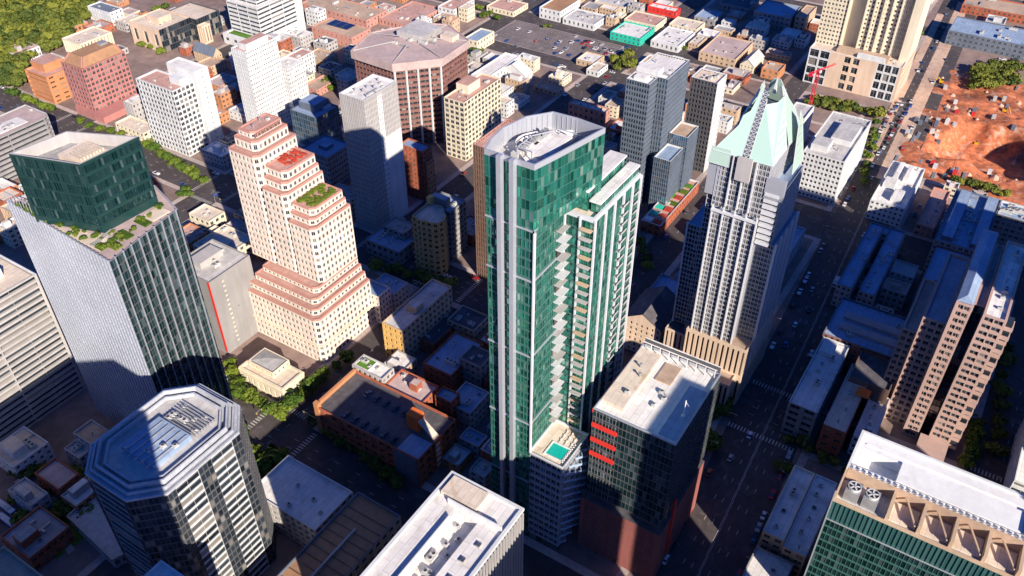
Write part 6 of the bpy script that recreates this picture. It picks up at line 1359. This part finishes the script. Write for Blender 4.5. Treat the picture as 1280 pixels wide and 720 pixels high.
# buses, trucks
def bus(px, py, z, rz, lab, col, L=12):
    x, y = G(px, py, z); B = Bld('city_bus', lab, 'bus', x, y, .1); b = B.part('body', col); c, s_ = math.cos(rz), math.sin(rz)
    def rb(mb, a0, a1, b0, b1, z0, z1):
        n = len(mb.v)
        for zz in (z0, z1): mb.v += [(x + a * c - q * s_, y + a * s_ + q * c, zz) for a, q in ((a0, b0), (a1, b0), (a1, b1), (a0, b1))]
        for f in ((0, 3, 2, 1), (4, 5, 6, 7), (0, 1, 5, 4), (1, 2, 6, 5), (2, 3, 7, 6), (3, 0, 4, 7)): mb.f.append(tuple(n + i for i in f)); mb.t.append(0.)
    h = L / 2; rb(b, -h, h, -1.3, 1.3, .45, 3.0); rb(B.part('window_band', G_DARK), -h - .02, h + .02, -1.33, 1.33, 1.5, 2.5)
    rb(B.part('roof_unit', M_UNIT), -h * .6, -h * .25, -.8, .8, 3.0, 3.35); rb(B.part('roof_panel', R_WHITE), -h + .3, h - .3, -1.1, 1.1, 3.0, 3.06)
    for a in (-h * .6, h * .6):
        for q in (-1.32, 1.02): rb(B.part('wheel', M_BLACK), a - .45, a + .45, q, q + .3, .02, .9)
    B.finish()
W_BUSB = matte('bus_blue', (.06, .18, .5), rough=.35, var=.05)
bus(23, 563, 3, 0, 'white bus standing on the shaded street left of the octagonal tower', R_WHITE, 14)
bus(12, 652, 3, math.pi / 2, 'blue and white bus at the bottom left edge, nearer the camera', W_BUSB, 15)
bus(3, 630, 3, math.pi / 2, 'blue and white bus cut by the left edge, farther from the camera', W_BUSB, 15)
bus(1046, 350, 3, 0.045, 'blue white van truck on the shaded avenue near the courtyard block', R_WHITE, 8)
# excavators, crane and dust yard in the site
def excavator(px, py, rz, lab):
    x, y = G(px, py); z = site_h(x, y); B = Bld('excavator', lab, 'excavator', x, y, z); Y_ = matte('excavator_yellow', (.75, .4, .02), rough=.5)
    for q in (-1.2, 1.2): B.part('track', M_BLACK).box(x - 2, x + 2, y + q - .35, y + q + .35, z, z + .9)
    B.part('cab', Y_).box(x - 1.6, x + 1.6, y - 1.4, y + 1.4, z + .95, z + 2.2); B.part('cab_window', G_DARK).box(x + .3, x + 1.7, y - 1.3, y - .1, z + 2.2, z + 3.2)
    a = Vector((x + 1.5, y + .6, z + 1.8)); c, s_ = math.cos(rz), math.sin(rz); m1 = a + Vector((3.4 * c, 3.4 * s_, 3)); m2 = m1 + Vector((2.8 * c, 2.8 * s_, -2.6))
    B.part('boom', Y_).bar(a, m1, .5); B.part('stick', Y_).bar(m1, m2, .4); B.part('bucket', M_METAL).bar(m2, m2 + Vector((.3, .3, -1.0)), 1.0); B.finish()
excavator(1228, 160, .5, 'yellow excavator at the rim of the dark pit'); excavator(1176, 104, 2.5, 'yellow excavator near the avenue end of the site'); excavator(1255, 140, 4, 'yellow excavator on the right of the red earth')
def tower_crane():
    x, y = G(1006, 160); B = Bld('tower_crane', 'red tower crane behind the crowned tower', 'crane', x, y)
    H_ = 44
    for sx in (-.9, .9):
        for sy_ in (-.9, .9): B.part('mast_leg', M_REDSTEEL).bar((x + sx, y + sy_, 0), (x + sx, y + sy_, H_), .28)
    br = B.part('mast_brace', M_REDSTEEL)
    for i in range(20):
        z = i * 2.2
        for a, c in (((-.9, -.9), (.9, -.9)), ((.9, -.9), (.9, .9)), ((.9, .9), (-.9, .9)), ((-.9, .9), (-.9, -.9))): br.bar((x + a[0], y + a[1], z), (x + c[0], y + c[1], z + 2.2), .16)
    jb = B.part('jib', M_REDSTEEL); 
    for i in range(12):
        p = (x - 8 + i * 2, y + 2.5 - i * .8, H_ + (i % 2) * 1.4); q = (x - 6 + i * 2, y + 1.7 - i * .8, H_ + ((i + 1) % 2) * 1.4); jb.bar(p, q, .25)
    for dz in (0, 1.4): jb.bar((x - 8, y + 2.5, H_ + dz), (x + 16, y - 7.1, H_ + dz * .6), .3)
    B.part('counterweight', M_REDSTEEL).box(x - 9, x - 6.5, y + 1.5, y + 4, H_ - 1.6, H_ + .6); B.part('cab', R_WHITE).box(x + .2, x + 1.6, y - 2, y - .95, H_ - 1.6, H_ + .1)
    B.finish()
    for n, o in ((k.name, k) for k in bpy.data.objects if k.name.startswith(('mast_brace', 'jib'))): o['kind'] = 'stuff'
tower_crane()
# heaps, pipes and sheds on the site
rs = random.Random(9)
sh = []
for k in range(150):
    px, py = rs.uniform(1105, 1278), rs.uniform(85, 225); x, y = G(px, py)
    if not (560 < x < 738 and -105 < y < 58) or site_h(x, y) < -3: continue
    z = site_h(x, y); m = MB(); L_ = rs.uniform(2, 6)
    if k % 3 == 0:
        for q in range(3): m.bar((x - L_, y + q * .7, z + .4), (x + L_, y + q * .7 + .2, z + .4), .5)
        sh.append(('pipe_stack', m, M_METAL))
    elif k % 3 == 1: m.box(x - L_ / 2, x + L_ / 2, y - 1.2, y + 1.2, z - .3, z + 2.4); m.box(x - L_ / 2 - .1, x + L_ / 2 + .1, y - 1.3, y + 1.3, z + 2.4, z + 2.55); sh.append(('site_container', m, rs.choice((W_WHITE, W_DBLUE, M_UNIT, W_REDP))))
    else:
        n = len(m.v); m.v += [(x + L_ * .8 * math.cos(a * .785) * rs.uniform(.8, 1.2), y + L_ * .6 * math.sin(a * .785) * rs.uniform(.8, 1.2), z - .4) for a in range(8)] + [(x, y, z + L_ * .4)]
        for a in range(8): m.f.append((n + a, n + (a + 1) % 8, n + 8)); m.t.append(0.)
        sh.append(('earth_heap', m, M_EARTH2))
for nm, cat, lab in (('pipe_stack', 'pipes', 'stack of steel pipes lying on the orange earth'), ('site_container', 'container', 'site container standing on the orange earth'), ('earth_heap', 'heap', 'pale earth heap on the excavation site')):
    rank([solo(nm, m, mt) for n2, m, mt in sh if n2 == nm], lab, cat, nm.replace('_', ' ') + 's on the excavation')
# street lamps and signal masts along the avenue
lm = MB(); lm.cyl(0, 0, 0, 8.5, .12, 6, .07); lm.bar((0, 0, 8.4), (2.4, 0, 8.8), .1); lm.box(2.0, 2.9, -.18, .18, 8.68, 8.82); LM = lm.mesh('street_lamp', M_METAL)
la = []
for k in range(22):
    x = 190 + k * 24
    if 284 < x < 316: continue
    for sgn in (-1, 1):
        o = link('street_lamp', LM, None, (x, cong(x) + sgn * 17.4, .13)); o.rotation_euler = (0, 0, -sgn * math.pi / 2); la.append(o)
rank(la, 'grey street lamp along the kerb of the wide avenue', 'street lamp', 'street lamps along the wide avenue')
sg = MB(); sg.cyl(0, 0, 0, 6, .14, 6); sg.bar((0, 0, 5.8), (9, 0, 6.1), .16); SG = sg.mesh('signal_mast', M_METAL); sh_ = MB(); sh_.box(8, 8.4, -.2, .2, 5, 6); sh_.box(5, 5.4, -.2, .2, 4.9, 5.9); SH = sh_.mesh('signal_head', matte('signal_yellow', (.5, .35, .02)))
sgo = []
for (x, y, rz) in ((285, 68, -1.57), (315, 66, 3.14), (285, 28, 0), (315, 27, 1.57), (176, 246, 3.14), (180, 220, 1.57), (285, 246, -1.57), (285, 402, -1.57)):
    o = link('signal_mast', SG, None, (x, y, .13)); o.rotation_euler = (0, 0, rz)
    for dx in (8, 5): m = MB(); m.box(dx, dx + .4, -.2, .2, 4.9, 5.95); link('signal_head', m.mesh('signal_head', MATS['signal_yellow']), o)
    sgo.append(o)
rank(sgo, 'traffic signal mast at the street crossings', 'traffic light', 'traffic signal masts')
